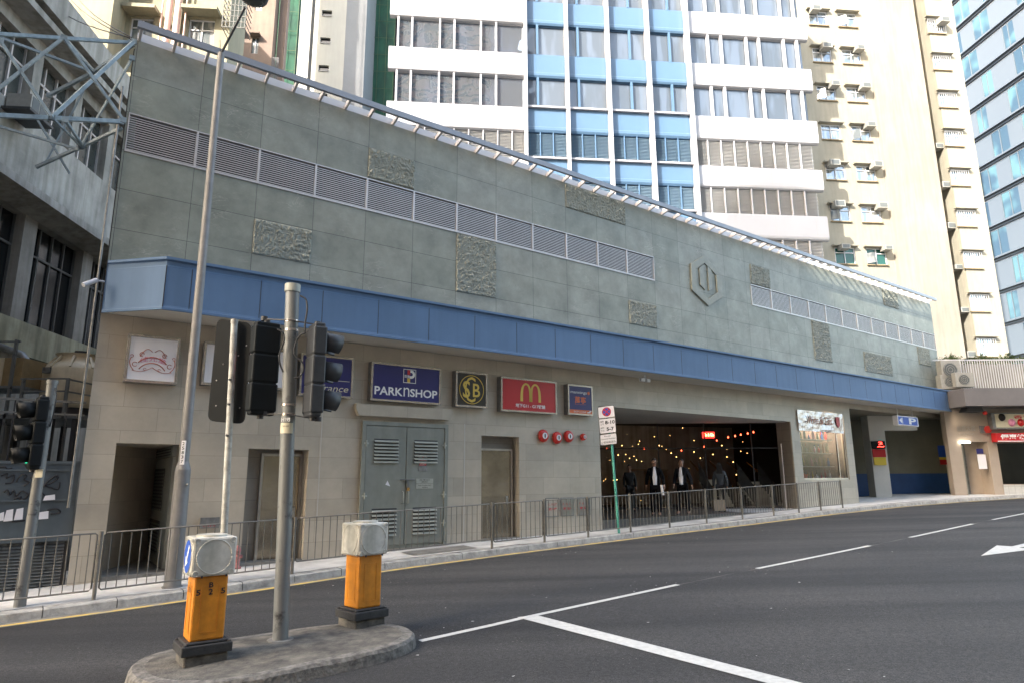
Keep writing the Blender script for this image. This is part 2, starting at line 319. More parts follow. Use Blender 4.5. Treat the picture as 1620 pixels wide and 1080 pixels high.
mat('brushed_door', (.34, .29, .22), .2, metal=.8, noise_s=1.2, var=.35, bump=.6, bscale=1.3)
mat('bell_red', (.55, .03, .02), .3); mat('hydrant_pink', (.42, .17, .16), .6, noise_s=20, var=.3)
mat('green_paint', (.07, .33, .26), .55, noise_s=11, col2=(.3, .2, .12), thr=(.3, .36))
mat('hoarding', (.085, .105, .12), .5, noise_s=2.5, var=.2, streak=.15); mat('graffiti', (.012, .012, .016), .6)
mat('old_concrete', (.36, .34, .305), .85, noise_s=.7, var=.4, streak=.32, bump=.3, bscale=12, detail=12)
mat('dark_glass', (.012, .013, .014), .12, spec=.6); mat('dull_glass', (.05, .055, .05), .25, noise_s=1.5, var=.5)
mat('old_frame', (.09, .09, .085), .6); mat('tank_beige', (.68, .58, .4), .5, noise_s=2.5, var=.2, streak=.2); mat('brown_box', (.3, .21, .1), .6, noise_s=3, var=.3)
mat('truss_blue', (.26, .32, .35), .5, noise_s=8, var=.35); mat('cable', (.015, .015, .016), .6)
mat('cream_wall', (.27, .25, .175), .85, noise_s=.6, var=.16, streak=.12); mat('peach_wall', (.21, .155, .125), .85, noise_s=.8, var=.2, streak=.15)
mat('pink_pipe', (.55, .38, .32), .6); mat('net_green', (.014, .075, .045), .9, noise_s=.5, col2=(.008, .04, .028), thr=(.4, .6), sc=(1, 1, .5), bump=.5, bscale=2)
mat('tower_white', (.36, .36, .335), .8, noise_s=.6, var=.06, streak=.05); mat('tower_grey', (.24, .24, .24), .8, noise_s=.6, var=.1)
mat('office_white', (.35, .35, .375), .35, noise_s=.4, var=.04); mat('office_blue', (.07, .135, .225), .4, noise_s=.4, var=.05); mat('office_grey', (.36, .36, .36), .5, noise_s=1, var=.1)
glassy('office_glass', (.045, .06, .08), .02, .35, col2=(.075, .10, .14), ns=1.0, sc=(1.3, 1, .25), refl=.05)
glassy('office_glass_plain', (.03, .04, .05), .02, .5, col2=(.04, .055, .08), sc=(.6, 1, .2), refl=.3)
mat('louvre_grey', (.42, .42, .42), .5, noise_s=1, var=.08); mat('louvre_blue', (.2, .3, .4), .5, noise_s=1, var=.08)
mat('yellow_wall', (.275, .255, .205), .85, noise_s=.7, var=.12, streak=.1, bump=.2, bscale=20); mat('ochre_trim', (.22, .17, .1), .8)
glassy('flat_glass', (.06, .075, .08), .06, .2, col2=(.24, .24, .23), ns=1.4, sc=(2, 1, .4), refl=.25); mat('green_pane', (.01, .07, .055), .2)
mat('ac_white', (.30, .29, .26), .5, noise_s=6, var=.15); mat('ac_grille', (.1, .11, .11), .6)
glassy('tower_glass', (.02, .055, .09), .03, .35, col2=(.07, .16, .19), ns=.35, refl=.06); mat('tower_band', (.42, .45, .52), .4, noise_s=.4, var=.05); mat('tower_ledge', (.06, .07, .09), .4); mat('tower_silver', (.11, .13, .155), .35)
mat('shop_beige', (.36, .30, .245), .6, noise_s=1.5, var=.1); mat('canopy_grey', (.14, .13, .13), .6, noise_s=1.4, var=.12)
mat('warm_bulb', (1, .6, .2), .5, emit=(1, .55, .18), es=1.6); mat('red_bulb', (1, .1, .05), .5, emit=(1, .1, .04), es=1.4); mat('white_bulb', (1, 1, .9), .5, emit=(1, .92, .75), es=2)
mat('warm_wall', (.20, .14, .08), .7, noise_s=2, var=.3); mat('olive_wall', (.17, .165, .12), .7, noise_s=1, var=.2); mat('dado_blue', (.02, .07, .2), .5, noise_s=2, var=.15)
mat('brass', (.55, .33, .12), .25, metal=.9); mat('leaf', (.07, .11, .03), .7, noise_s=3, var=.5); mat('skin', (.30, .17, .115), .6); mat('suit', (.004, .004, .005), .9, spec=.1); mat('charcoal', (.012, .013, .017), .9, spec=.1); mat('shirt', (.72, .72, .76), .7)
mat('hair', (.005, .004, .004), .7); mat('beige_cloth', (.33, .27, .2), .8); mat('grey_cloth', (.06, .065, .07), .8); mat('foil', (.36, .33, .34), .25, metal=.9, noise_s=9, var=.3, bump=.8, bscale=9)
mat('pink_tile', (.3, .19, .165), .7, noise_s=1, var=.1)
tiles('brick_block', (.34, .22, .2), (.4, .27, .24), (.3, .2, .18), .3, .1, off=.5, ms=.01, cloud=.15)
clearglass('clear_glass', refl=.005); clearglass('shop_glass', (.95, .95, .95), .045)
# ================================================================== SETTING
SR = [-400, -200, -100, -60, -40, -25, -15, -8, -4, 0, 2, 4.5, 7, 9, 11, 13, 15.5, 18, 20.5, 22.7, 25, 27.5, 30, 33, 36, 42, 50, 60, 80, 120, 200, 400]
mb = MB()
for a, b in zip(SR, SR[1:]):
    for c, d in ((-400, -60), (-60, 0), (0, 60), (60, 400)):
        mb.quad(W(a, c, g(a) - .06), W(b, c, g(b) - .06), W(b, d, g(b) - .06), W(a, d, g(a) - .06))
mb.build('ground', M['ground'], tagd=(None, None, None, 'structure'))
KERB = [(-400, 11.7), (-8, 11.75), (-.1, 11.95), (1.07, 11.97), (3.3, 12.15), (5, 12.4), (6.3, 12.5), (9, 12.6), (13.5, 12.85), (19.3, 12.85), (22.8, 12.85), (28, 12.8), (32, 12.3), (37, 11.2), (44, 9.8), (60, 7.0), (90, 3)]
def kn(s):
    for (a, b), (c, d) in zip(KERB, KERB[1:]):
        if s <= c: return b + (d - b) * (s - a) / (c - a)
    return KERB[-1][1]
mb = MB()
for a, b in zip(SR, SR[1:]):
    if a >= 90 or b <= -200: continue
    e = .0
    for k in range(4):
        f = lambda s, t: -3.2 + (kn(s) + .02 + 3.2) * t
        mb.quad(W(a, f(a, k / 4), g(a)), W(b, f(b, k / 4), g(b)), W(b, f(b, (k + 1) / 4), g(b)), W(a, f(a, (k + 1) / 4), g(a)))
mb.build('road', M['asphalt'], tagd=(None, None, None, 'structure'))
def strip(mb, s0, s1, n0f, n1f, zf, step=.9, m=0):
    k = max(1, int((s1 - s0) / step)); P = [s0 + (s1 - s0) * i / k for i in range(k + 1)]
    for a, b in zip(P, P[1:]): mb.quad(W(a, n0f(a), zf(a, 0)), W(b, n0f(b), zf(b, 0)), W(b, n1f(b), zf(b, 1)), W(a, n1f(a), zf(a, 1)), m)
mb = MB(); strip(mb, -30, 60, lambda s: kn(s) + .28, lambda s: 30 if s < 0 else 16 if s < 36.9 else 30, lambda s, t: g(s) + .13 + .05 * t, .9)
mb.build('pavement', M['pavement'], tagd=(None, None, None, 'structure'))
mb = MB()                                       # kerb stones, each a separate block with a small joint
s_ = -30
while s_ < 60:
    L_ = .92; a, b = s_, s_ + L_ - .012; j = random.uniform(-.006, .006); jz = random.uniform(-.006, .006)
    p = [(kn(a) + j, 0), (kn(a) + j + .015, .12), (kn(a) + .035 + j, .135 + jz), (kn(a) + .285, .135 + jz)]
    q = [(kn(b) + j, 0), (kn(b) + j + .015, .12), (kn(b) + .035 + j, .135 + jz), (kn(b) + .285, .135 + jz)]
    for (n0, z0), (n1, z1), (n2, z2), (n3, z3) in zip(p, p[1:], q, q[1:]):
        mb.quad(W(a, n0, g(a) - .01 + z0), W(b, n2, g(b) - .01 + z2), W(b, n3, g(b) - .01 + z3), W(a, n1, g(a) - .01 + z1))
    s_ += L_
mb.build('kerb', M['kerb'], tagd=(None, None, None, 'structure'))
mb = MB(); strip(mb, -30, 60, lambda s: kn(s) - .30, lambda s: kn(s) - .0, lambda s, t: g(s) + .004)
mb.build('gutter', M['gutter'], tagd=(None, None, None, 'structure'))
mb = MB(); strip(mb, -30, 60, lambda s: kn(s) - .27 + .01 * math.sin(s * 3), lambda s: kn(s) - .17 + .008 * math.sin(s * 2.3), lambda s, t: g(s) + .008, .5)
mb.build('yellow_line', M['yellow_paint'], tagd=(None, None, None, 'structure'))
def markpoly(name, pts):
    mb = MB(); vs = [W(s, n, g(s) + .009) for s, n in pts]; c = sum(vs, Vector()) / len(vs)
    mb.add(vs, [tuple(range(len(vs)))]); return mb.build(name, M['white_paint'], tagd=(None, None, None, 'structure'))
def cl(s): return 7.08 + (s - 3.8) * .105 / 1.55 * .9 if s < 5.3 else 7.19 + (s - 5.3) * .045
mb = MB(); strip(mb, -10, 5.5, lambda s: -3.1, lambda s: cl(s) + .02 + .02 * math.sin(s * 5), lambda s, t: g(s) + .004, .5); mb.build('road_patch', M['asphalt_dark'], tagd=(None, None, None, 'structure'))
mb = MB(); strip(mb, 5.6, 40, lambda s: cl(s) - .006 + .01 * math.sin(s * 4), lambda s: cl(s) + .003 + .012 * math.sin(s * 4.6 + 1), lambda s, t: g(s) + .004, .3); mb.build('road_seam', M['gutter'], tagd=(None, None, None, 'structure'))
def dash(s0, s1, wd=.1, slant=.0):
    mb = MB(); k = max(2, int((s1 - s0) / .5)); P = [s0 + (s1 - s0) * i / k for i in range(k + 1)]
    for a, b in zip(P, P[1:]): mb.quad(*[W(s, cl(s) + o, g(s) + .009) for s, o in ((a, -wd / 2), (b, -wd / 2), (b, wd / 2), (a, wd / 2))])
    return mb.build('lane_line', M['white_paint'], tagd=(None, None, None, 'structure'))
dash(3.8, 8.5); dash(10.75, 15.25); dash(17.4, 21.7); dash(23.4, 27.8); dash(30, 34.4); dash(36.4, 41)
a0 = G2(818, 977); a1 = G2(1282, 1100); a2 = G2(1340, 1100); a3 = G2(850, 974)
mb = MB(); K = 12
for i in range(K):
    t0, t1 = i / K, (i + 1) / K; lerp = lambda p, q, t: (p[0] + (q[0] - p[0]) * t, p[1] + (q[1] - p[1]) * t)
    pp = [lerp(a0, a1, t0), lerp(a0, a1, t1), lerp(a3, a2, t1), lerp(a3, a2, t0)]
    mb.quad(*[W(s, n, g(s) + .013) for s, n in pp])
mb.build('stop_line', M['white_paint'], tagd=(None, None, None, 'structure'))
ar = [G2(1552, 879), G2(1622, 869), G2(1622, 872)]
t0 = Vector(G2(1552, 879)); d0 = (Vector((4.3, .9))).normalized(); p0 = Vector((-d0.y, d0.x))
tp = Vector(G2(1577, 863)); 
arrow = [t0, Vector(G2(1640, 868)), Vector(G2(1612, 866)), Vector(G2(1720, 848)), Vector(G2(1700, 841)), Vector(G2(1601, 864)), Vector(G2(1577, 862.5))]
mb = MB()
vs = [W(p.x, p.y, g(p.x) + .009) for p in arrow]; mb.add(vs, [(0, 1, 2, 5, 6), (2, 3, 4, 5)]); mb.build('turn_arrow', M['white_paint'], tagd=(None, None, None, 'structure'))
mb = MB(); strip(mb, -60, 90, lambda s: -14, lambda s: -3.2, lambda s, t: g(s) + .13, 2)
strip(mb, -60, 90, lambda s: -3.2, lambda s: -3.199, lambda s, t: g(s) + .13 - .15 * t, 2)
mb.build('near_pavement', M['pavement'], tagd=(None, None, None, 'structure'))
mb = MB()                                        # concrete patches on the pavement
for (u0, v0, u1, v1) in ((650, 878, 750, 866),):
    a = G2(u0, v0, .13); b = G2(u1, v1, .13); s0, s1 = a[0], b[0]; n0 = a[1] - .1
    mb.quad(W(s0, n0, g(s0) + .137 + .01), W(s1, n0, g(s1) + .147), W(s1, n0 + .62, g(s1) + .16), W(s0, n0 + .62, g(s0) + .16))
mb.build('pavement_patch', M['gutter'], tagd=(None, None, None, 'structure'))
mb = MB()                                        # grit and litter scattered on the road
for i in range(150):
    s1 = random.uniform(2, 18); n1 = random.choice((random.uniform(1.5, 12), random.gauss(7.6, .6), random.gauss(11.6, .35))); z = g(s1) + .006; r1 = random.choice((.006, .008, .012, .02))
    mb.add([W(s1 + r1 * random.uniform(.5, 1.4) * math.cos(a), n1 + r1 * random.uniform(.5, 1.2) * math.sin(a), z + random.uniform(0, .006)) for a in (0, 1.3, 2.5, 3.7, 5)], [(0, 1, 2, 3, 4)])
mb.build('road_grit', M['white_paint'], tagd=(None, None, None, 'stuff'))
# ---- traffic island
isl = [(.93, 7.45), (.95, 7.75), (1.08, 8.05), (1.35, 8.24), (1.85, 8.28), (2.5, 8.24), (3.05, 8.15), (3.42, 7.98), (3.66, 7.72), (3.78, 7.42), (3.76, 7.1), (3.62, 6.83), (3.35, 6.65), (2.95, 6.56), (2.4, 6.54), (1.87, 6.53), (1.4, 6.62), (1.1, 6.9), (.97, 7.2)]
def smooth(poly, it=2):
    for _ in range(it):
        q = []
        for i, p in enumerate(poly):
            r = poly[(i + 1) % len(poly)]; q += [(p[0] * .75 + r[0] * .25, p[1] * .75 + r[1] * .25), (p[0] * .25 + r[0] * .75, p[1] * .25 + r[1] * .75)]
        poly = q
    return poly
isl = smooth(isl, 2); ic = (2.4, 7.4)
mb = MB(); n_ = len(isl)
def inset(p, k): dx, dy = ic[0] - p[0], ic[1] - p[1]; l = math.hypot(dx, dy); return (p[0] + dx / l * k, p[1] + dy / l * k)
rings = [[W(*p, g(p[0]) + random.uniform(-.004, .004)) for p in isl], [W(*inset(p, .02), g(p[0]) + .095 + random.uniform(-.008, .008)) for p in isl], [W(*inset(p, .05), g(p[0]) + .125) for p in isl], [W(*inset(p, .16), g(p[0]) + .13) for p in isl]]
vs = sum(rings, []); mb.add(vs, [(a * n_ + i, a * n_ + (i + 1) % n_, (a + 1) * n_ + (i + 1) % n_, (a + 1) * n_ + i) for a in range(3) for i in range(n_)], 1)
c0_ = len(mb.v); mb.add(rings[3] + [W(*ic, g(ic[0]) + .14)], [(i, (i + 1) % n_, n_) for i in range(n_)], 0)
mb.build('traffic_island', [M['island_top'], M['island_kerb']], tagd=(None, None, None, 'structure'))
# ================================================================== SHOPPING CENTRE
FM = Fr(N.x * 14, N.y * 14, AS)
mall = frthing('shopping_centre', FM, 'low shopping centre faced in green slate over sandstone, with a blue canopy band', 'shopping centre')
def quadstrip(mb, xs, z0f, z1, y=0, m=0):
    for a, b in zip(xs, xs[1:]): mb.quad((a, y, z0f(a)), (b, y, z0f(b)), (b, y, z1), (a, y, z1), m)
XL, XR, ZT = .70, 36.95, 10.72
# carved panels and louvre bays: positions on the slab module
mod = lambda k: .74 + 1.2625 * k
carved = [(2, 4 - 1, 6.67, 7.46), (4, 5, 9.13, 9.92), (6, 7, 6.67, 8.25), (9, 11, 9.92, 10.68), (11, 12, 6.67, 7.44), (16.25, 17.25, 9.12, 9.9), (19.4, 20.45, 6.6, 8.25), (22.6, 24.6, 6.5, 7.4), (24.6, 25.75, 9.88, 10.68), (26.9, 27.95, 7.34, 8.24)]
lv1 = [(mod(k), mod(k + 1)) for k in range(12)]; lv2x = [21.21 + 1.306 * k for k in range(13)]; lv2 = list(zip(lv2x, lv2x[1:]))
lv2[-1] = (lv2[-1][0], XR - .02)
ops = [(lv1[0][0], lv1[-1][1], 8.27, 9.10), (lv2[0][0], lv2[-1][1], 8.27, 9.08)]
mb = MB(); mb.wall(XL, XR, 5.0, ZT, ops, 0, .12)
mb.quad((XL, 0, 5), (XL, 0, ZT), (XL + 3.5, 6, ZT), (XL + 3.5, 6, 5)); mb.quad((XR, 0, 5), (XR, 3, 5), (XR, 3, ZT), (XR, 0, ZT))
mb.build('slate_cladding', M['green_slate'], mall)
mb = MB(); mb.add([(XL, 0, ZT), (XR, 0, ZT), (XR, 3, ZT), (20, 8.6, ZT), (6, 8.6, ZT), (XL + 3.5, 6, ZT)], [(0, 1, 2, 3, 4, 5)])
mb.quad((XR, 3, 0), (20, 8.6, 0), (20, 8.6, ZT), (XR, 3, ZT)); mb.quad((20, 8.6, 0), (6, 8.6, 0), (6, 8.6, ZT), (20, 8.6, ZT)); mb.quad((6, 8.6, 0), (XL + 3.5, 6, 0), (XL + 3.5, 6, ZT), (6, 8.6, ZT))
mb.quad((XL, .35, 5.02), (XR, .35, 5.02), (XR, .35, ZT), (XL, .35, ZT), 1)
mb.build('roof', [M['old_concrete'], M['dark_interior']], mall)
for (k0, k1, z0, z1) in carved:
    x0, x1 = mod(k0), mod(k1); mb = MB(); nx = int((x1 - x0) / .022); nz_ = int((z1 - z0) / .022); seed = random.uniform(0, 90)
    vs = []
    for j in range(nz_ + 1):
        for i in range(nx + 1):
            x = x0 + (x1 - x0) * i / nx; z = z0 + (z1 - z0) * j / nz_; e = min(i, nx - i, j, nz_ - j)
            hgt = abs(noise.noise((x * 11 + seed, z * 9, 0))) * .042 + abs(noise.noise((x * 24, z * 20 + seed, 3))) * .028
            vs.append((x, -.004 - (0 if e == 0 else (.012 + hgt)), z))
    mb.add(vs, [(j * (nx + 1) + i, j * (nx + 1) + i + 1, (j + 1) * (nx + 1) + i + 1, (j + 1) * (nx + 1) + i) for j in range(nz_) for i in range(nx)])
    mb.build('carved_stone_panel', M['carved_slate'], mall)
for lst, zt in ((lv1, 9.10), (lv2, 9.08)):
    for (a, b) in lst:
        mb = MB(); fw_ = .035
        mb.box(a, b, -.02, .06, 8.27, 8.27 + fw_); mb.box(a, b, -.02, .06, zt - .025, zt); mb.box(a, a + .022, -.018, .06, 8.27 + fw_, zt - .025); mb.box(b - .022, b, -.018, .06, 8.27 + fw_, zt - .025)
        k = 15
        for i in range(k):
            z = 8.32 + (zt - 8.36) * i / k; mb.quad((a + .022, .0, z), (b - .022, .0, z), (b - .022, .045, z + .042), (a + .022, .045, z + .042)); mb.quad((a + .022, 0, z + .02), (b - .022, 0, z + .02), (b - .022, 0, z), (a + .022, 0, z))
        mb.build('ventilation_louvre', M['pale_metal'], mall)
# emblem: a hexagon with a keyhole-like relief
mb = MB(); ex, ez = 18.5, 8.73
def E2(u, v): return FM.px(1070 + u / 9.82, 390 + v / 9.82)
ring = [E2(*p) for p in [(205, 270), (415, 150), (600, 300), (690, 460), (700, 800), (485, 930), (225, 680)]]
def strip2(pts, wd, y0, y1):
    for p, q in zip(pts, pts[1:]):
        d = (Vector(q) - Vector(p)).normalized(); n = Vector((-d.y, d.x)) * wd / 2; d = d * wd * .35; p = Vector(p) - d; q = Vector(q) + d
        mb.prism([p - n, q - n, q + n, p + n], y0, y1)
A = [E2(*p) for p in [(205, 275), (225, 680), (485, 930), (480, 820), (300, 650), (285, 350)]]
mb.prism(A, -.045, 0)
B = [E2(*p) for p in [(485, 930), (700, 800), (690, 460), (600, 445), (625, 720), (480, 820)]]
mb.prism(B, -.04, 0)
C_ = [E2(*p) for p in [(205, 270), (415, 150), (425, 265), (340, 320), (285, 352)]]
mb.prism(C_, -.036, 0)
D_ = [E2(*p) for p in [(340, 340), (405, 285), (435, 680), (360, 605)]]
mb.prism(D_, -.032, 0)
D2 = [E2(*p) for p in [(468, 310), (535, 375), (550, 660), (495, 695)]]
mb.prism(D2, -.032, 0)
D3 = [E2(*p) for p in [(415, 150), (460, 190), (600, 330), (655, 410), (600, 445), (540, 375), (425, 265)]]
mb.prism(D3, -.028, 0)
mb.v = [Vector((v.x, v.y * 1.3, v.z)) for v in mb.v]; mb.build('emblem_relief', mat('emblem_slate', (.27, .275, .23), .55, noise_s=4, var=.15), mall, bev=.012)
# parapet trellis
mb = MB(); mb.box(XL + .02, XR, .04, .075, ZT - .02, ZT + .20); mb.build('parapet_fascia', M['white_metal'], mall)
mb = MB(); mb.prism([(-.38, 10.79), (-.30, 10.79), (-.30, 10.93), (-.385, 10.93)], XL - .02, XR - .1, axis='x'); mb.build('trellis_beam', M['grey_beam'], mall)
br0 = None
for k in range(58):
    x = .76 + .6275 * k
    if x > XR - .15: break
    if br0 is None:
        mb = MB(); mb.prism([(-.32, 10.80), (.05, 10.70), (.05, 10.82), (-.32, 10.92)], -.025, .025, axis='x'); br0 = mb.build('bracket', M['pale_metal'], mall); br0.location.x = x
    else: c = br0.copy(); col.objects.link(c); c.location.x = x
# blue canopy
CB, CT = 4.99, 6.0; cx0 = 1.58
prof = [(-.90, CB), (-.93, CB + .005), (-.93, CB + .05), (-.905, CB + .06), (-.9, CB + .1), (-.9, CT - .17), (-.885, CT - .15), (-.885, CT - .07), (-.945, CT - .05), (-.945, CT), (0, CT + .02)]
mb = MB()
def canopy_pt(p, end):
    y, z = p
    if end == 0: return (XL - (.0), 0, z) if y == 0 else None
def off(y): return -y / .90
path = []                                       # left wall corner, front-left corner, front-right corner, right wall corner
rows = []
for y, z in prof:
    o = -y; rows.append([(XL - .0 - (0.0 if o == 0 else .04 * 0), -max(0, o - .9) * 1.0, z), (XL + .88 - (o - .9) * .4, -o, z), (36.42, -o, z), (36.42 + .0, 0, z)])
for i in range(len(rows) - 2):
    a, b = rows[i], rows[i + 1]
    for k in range(3): mb.quad(a[k], a[k + 1], b[k + 1], b[k])
a = rows[-2]; mb.quad(a[0], a[1], (XL + .88, -.0, CT + .02), (XL, 0, CT + .02)); mb.quad(a[1], a[2], (36.42, 0, CT + .02), (XL + .88, 0, CT + .02))
mb.build('blue_canopy', M['blue_metal'], mall)
mb = MB()
for k in range(1, 28):
    x = .76 + 1.2625 * k
    if x < 36.3: mb.box(x - .006, x + .006, -.903, -.9, CB + .06, CT - .16)
mb.box(XL + .875, XL + .892, -.907, -.9, CB + .06, CT - .16)
mb.build('panel_joint', M['dark_metal'], mall)
mb = MB(); mb.add([(XL, 0, CB + .004), (XL + .88, -.9, CB + .004), (36.42, -.9, CB + .004), (36.42, 0.0, CB + .004)], [(3, 2, 1, 0)]); mb.build('canopy_soffit', M['soffit'], mall)
# lower wall
gl = lambda x: g(x) - .05
rec = [(1.19, 2.28, .15, 2.63, 3.6), (3.51, 4.74, .25, 2.58, .42), (9.13, 10.31, .40, 3.03, .28), (13.2, 23.05, .3, 4.02, .05), (23.62, 26.95, 1.86, 4.47, .18), (27.5, 36.7, .3, 4.78, .06)]
mb = MB(); mb.wall(XL, XR, -.4, CB + .002, rec, 0, .3)
mb.quad((XL, 0, -.4), (XL, 0, CB), (XL + 3.5, 6, CB), (XL + 3.5, 6, -.4)); mb.quad((XR, 0, -.4), (XR, 3, -.4), (XR, 3, CB), (XR, 0, CB))
mb.build('sandstone_wall', M['sandstone'], mall)
# recess backs, doors
def door(parent, x0, x1, z0, z1, y, m, louv=None, handle=None, frame='steel', fw_=.05):
    d = MB(); d.box(x0 + fw_, x1 - fw_, y - .03, y + .02, z0, z1 - fw_); dd = d.build('door', M[m], parent, bev=.004)
    f = MB(); f.box(x0, x0 + fw_, y - .06, y + .04, z0, z1); f.box(x1 - fw_, x1, y - .06, y + .04, z0, z1); f.box(x0 + fw_, x1 - fw_, y - .06, y + .04, z1 - fw_, z1); f.build('door_frame', M[frame], dd)
    if louv:
        for (a, b, c, e) in louv:
            l = MB(); n = max(3, int((e - c) / .07))
            l.box(a, b, y - .034, y - .031, c, e, 1)
            for i in range(n):
                z = c + (e - c) * i / n; l.quad((a, y - .07, z), (b, y - .07, z), (b, y - .035, z + .05), (a, y - .035, z + .05)); l.quad((a, y - .07, z + .01), (b, y - .07, z + .01), (b, y - .07, z), (a, y - .07, z))
            l.build('louvre', [M['lv_light'], M['dark_metal']], dd)
    if handle:
        h = MB(); h.box(handle[0] - .03, handle[0] + .03, y - .045, y - .028, handle[1] - .1, handle[1] + .1); h.cyl((handle[0], y - .08, handle[1] + .05), (handle[0], y - .04, handle[1] + .05), .018, n=8); h.build('handle', M['pole_pale'], dd)
    return dd
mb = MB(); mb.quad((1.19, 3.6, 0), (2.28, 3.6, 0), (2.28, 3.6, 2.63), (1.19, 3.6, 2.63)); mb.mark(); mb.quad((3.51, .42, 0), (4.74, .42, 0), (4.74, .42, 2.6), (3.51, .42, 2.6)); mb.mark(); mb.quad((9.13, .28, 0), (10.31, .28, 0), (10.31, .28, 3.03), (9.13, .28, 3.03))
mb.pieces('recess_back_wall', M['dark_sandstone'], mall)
mb = MB(); mb.box(1.20, 2.27, .02, 3.59, -.2, .30); mb.mark(); mb.box(3.52, 4.73, .02, .41, 0, .36); mb.mark(); mb.box(9.14, 10.3, -.02, .28, .3, .50); mb.pieces('door_step', M['gutter'], mall)
mb = MB(); mb.box(2.22, 2.275, .5, 3.3, .31, 2.4); sd_ = mb.build('side_door', M['lv_light'], mall)
for z0, z1_ in ((.5, 1.15), (1.35, 2.2)):
    mb = MB(); mb.box(2.212, 2.219, 1.3, 2.7, z0, z1_, 1)
    for i in range(int((z1_ - z0) / .07)): mb.box(2.2, 2.211, 1.3, 2.7, z0 + .07 * i, z0 + .07 * i + .03, 0)
    mb.build('louvre', [M['grey_door'], M['dark_metal']], sd_)
mb = MB(); mb.box(2.2, 2.275, .5, 3.3, 2.42, 2.62, 0)
for i in range(3): mb.box(2.19, 2.199, .7, 3.1, 2.45 + i * .055, 2.47 + i * .055, 1)
mb.build('transom_louvre', [M['lv_light'], M['dark_metal']], mall)
door(mall, 3.86, 4.73, .36, 2.5, .38, 'brushed_door', None, (4.6, 1.28))
door(mall, 9.14, 10.22, .50, 2.72, .24, 'brushed_door', None, (10.05, 1.42))
mb = MB(); mb.prism([(5.70, 3.50), (5.78, 3.36), (8.12, 3.36), (8.20, 3.50), (8.20, 3.62), (5.70, 3.62)], -.15, 0); mb.build('stone_hood', M['sandstone'], mall)
# grey double doors (plant room), mounted on the wall
dz0, dz1 = .44, 3.2
dd = MB(); dd.box(5.93, 8.08, -.035, 0, dz0, dz1 + .03); ddo = dd.build('double_door', M['grey_door'], mall)
f = MB(); f.box(5.9, 5.99, -.09, -.036, dz0, dz1 + .05); f.box(8.02, 8.11, -.09, -.036, dz0, dz1 + .05); f.box(5.99, 8.02, -.09, -.036, dz1 - .04, dz1 + .05); f.build('door_frame', M['grey_door'], ddo)
for (a, b, hx) in ((6.0, 6.995, 6.93), (7.01, 8.01, 7.07)):
    f = MB(); f.box(a, b, -.075, -.037, dz0 + .08, dz1 - .05); lf = f.build('door_leaf', M['grey_door'], ddo, bev=.005)
    for (c, e) in ((2.32, 2.86), (.72, 1.32)):
        l = MB(); n = 7; la, lb = a + .19, b - .2 if a < 6.5 else b - .19
        l.box(la, lb, -.078, -.076, c, e, 1)
        for i in range(n):
            z = c + (e - c) * i / n; l.quad((la, -.125, z), (lb, -.125, z), (lb, -.079, z + .048), (la, -.079, z + .048)); l.quad((la, -.125, z + .012), (lb, -.125, z + .012), (lb, -.125, z), (la, -.125, z))
        l.build('louvre', [M['lv_light'], M['dark_metal']], lf)
    h = MB(); h.tube([(hx, -.075, 1.42), (hx, -.12, 1.43), (hx, -.12, 1.68), (hx, -.075, 1.69)], .011); h.build('handle', M['lv_light'], lf)
    hx2 = a if a < 6.5 else b
    for z in (.95, 1.6, 2.75, ):
        h = MB(); h.cyl((hx2, -.1, z - .07), (hx2, -.1, z + .07), .018, n=8); h.box(hx2 - .06, hx2 + .06, -.1, -.09, z - .02, z + .02); h.build('hinge', M['lv_light'], lf)
h = MB(); h.cyl((6.85, -.11, 1.95), (7.22, -.11, 1.95), .014, n=8); h.box(7.02, 7.07, -.12, -.1, 1.76, 1.95); h.box(7.02, 7.08, -.14, -.1, 1.70, 1.77, 1); h.build('bolt', [M['pole_grey'], M['brass']], ddo)
mb = MB(); mb.box(7.32, 7.55, -.085, -.0755, 2.14, 2.52); dn = mb.build('danger_notice', M['galvanised'], ddo)
mb = MB(); mb.box(7.345, 7.525, -.088, -.0852, 2.385, 2.43); mb.box(7.345, 7.525, -.088, -.0852, 2.27, 2.335); text(mb, '!', 7.42, 7.45, 2.475, -.087, h=.05, bold=.02); text(mb, '危險', 7.37, 7.50, 2.407, -.0895, h=.035, m=1); text(mb, 'DANGER', 7.36, 7.51, 2.318, -.0895, h=.022, m=1); text(mb, '高壓電力', 7.36, 7.51, 2.288, -.0895, h=.022, m=1); mb.build('notice_lettering', [M['ink_red'], M['ink_white']], dn)
mb = MB(); mb.box(7.27, 7.72, -.085, -.0755, 1.86, 1.97); mb.box(7.27, 7.72, -.085, -.0755, 1.74, 1.85); pl = mb.build('name_plate', M['lv_light'], ddo)
mb = MB(); text(mb, 'HEC RM NO.4', 7.36, 7.62, 1.94, -.087, h=.03, bold=.01); text(mb, '變壓器房', 7.41, 7.57, 1.895, -.087, h=.032); text(mb, 'NO PARKING', 7.33, 7.66, 1.815, -.087, h=.024); text(mb, '不准停泊', 7.42, 7.57, 1.77, -.087, h=.03); mb.build('plate_lettering', M['ink_black'], pl)
mb = MB(); mb.add([(6.5, -.077, 1.84), (6.62, -.077, 1.80), (6.55, -.077, 1.93)], [(0, 1, 2)]); mb.build('torn_sticker', M['sign_white'], ddo)
mb = MB(); mb.box(8.615, 8.635, -.006, 0, .5, 3.3); mb.box(4.985, 5.0, -.005, 0, 1.0, 3.5); mb.build('movement_joint', M['soffit'], mall)
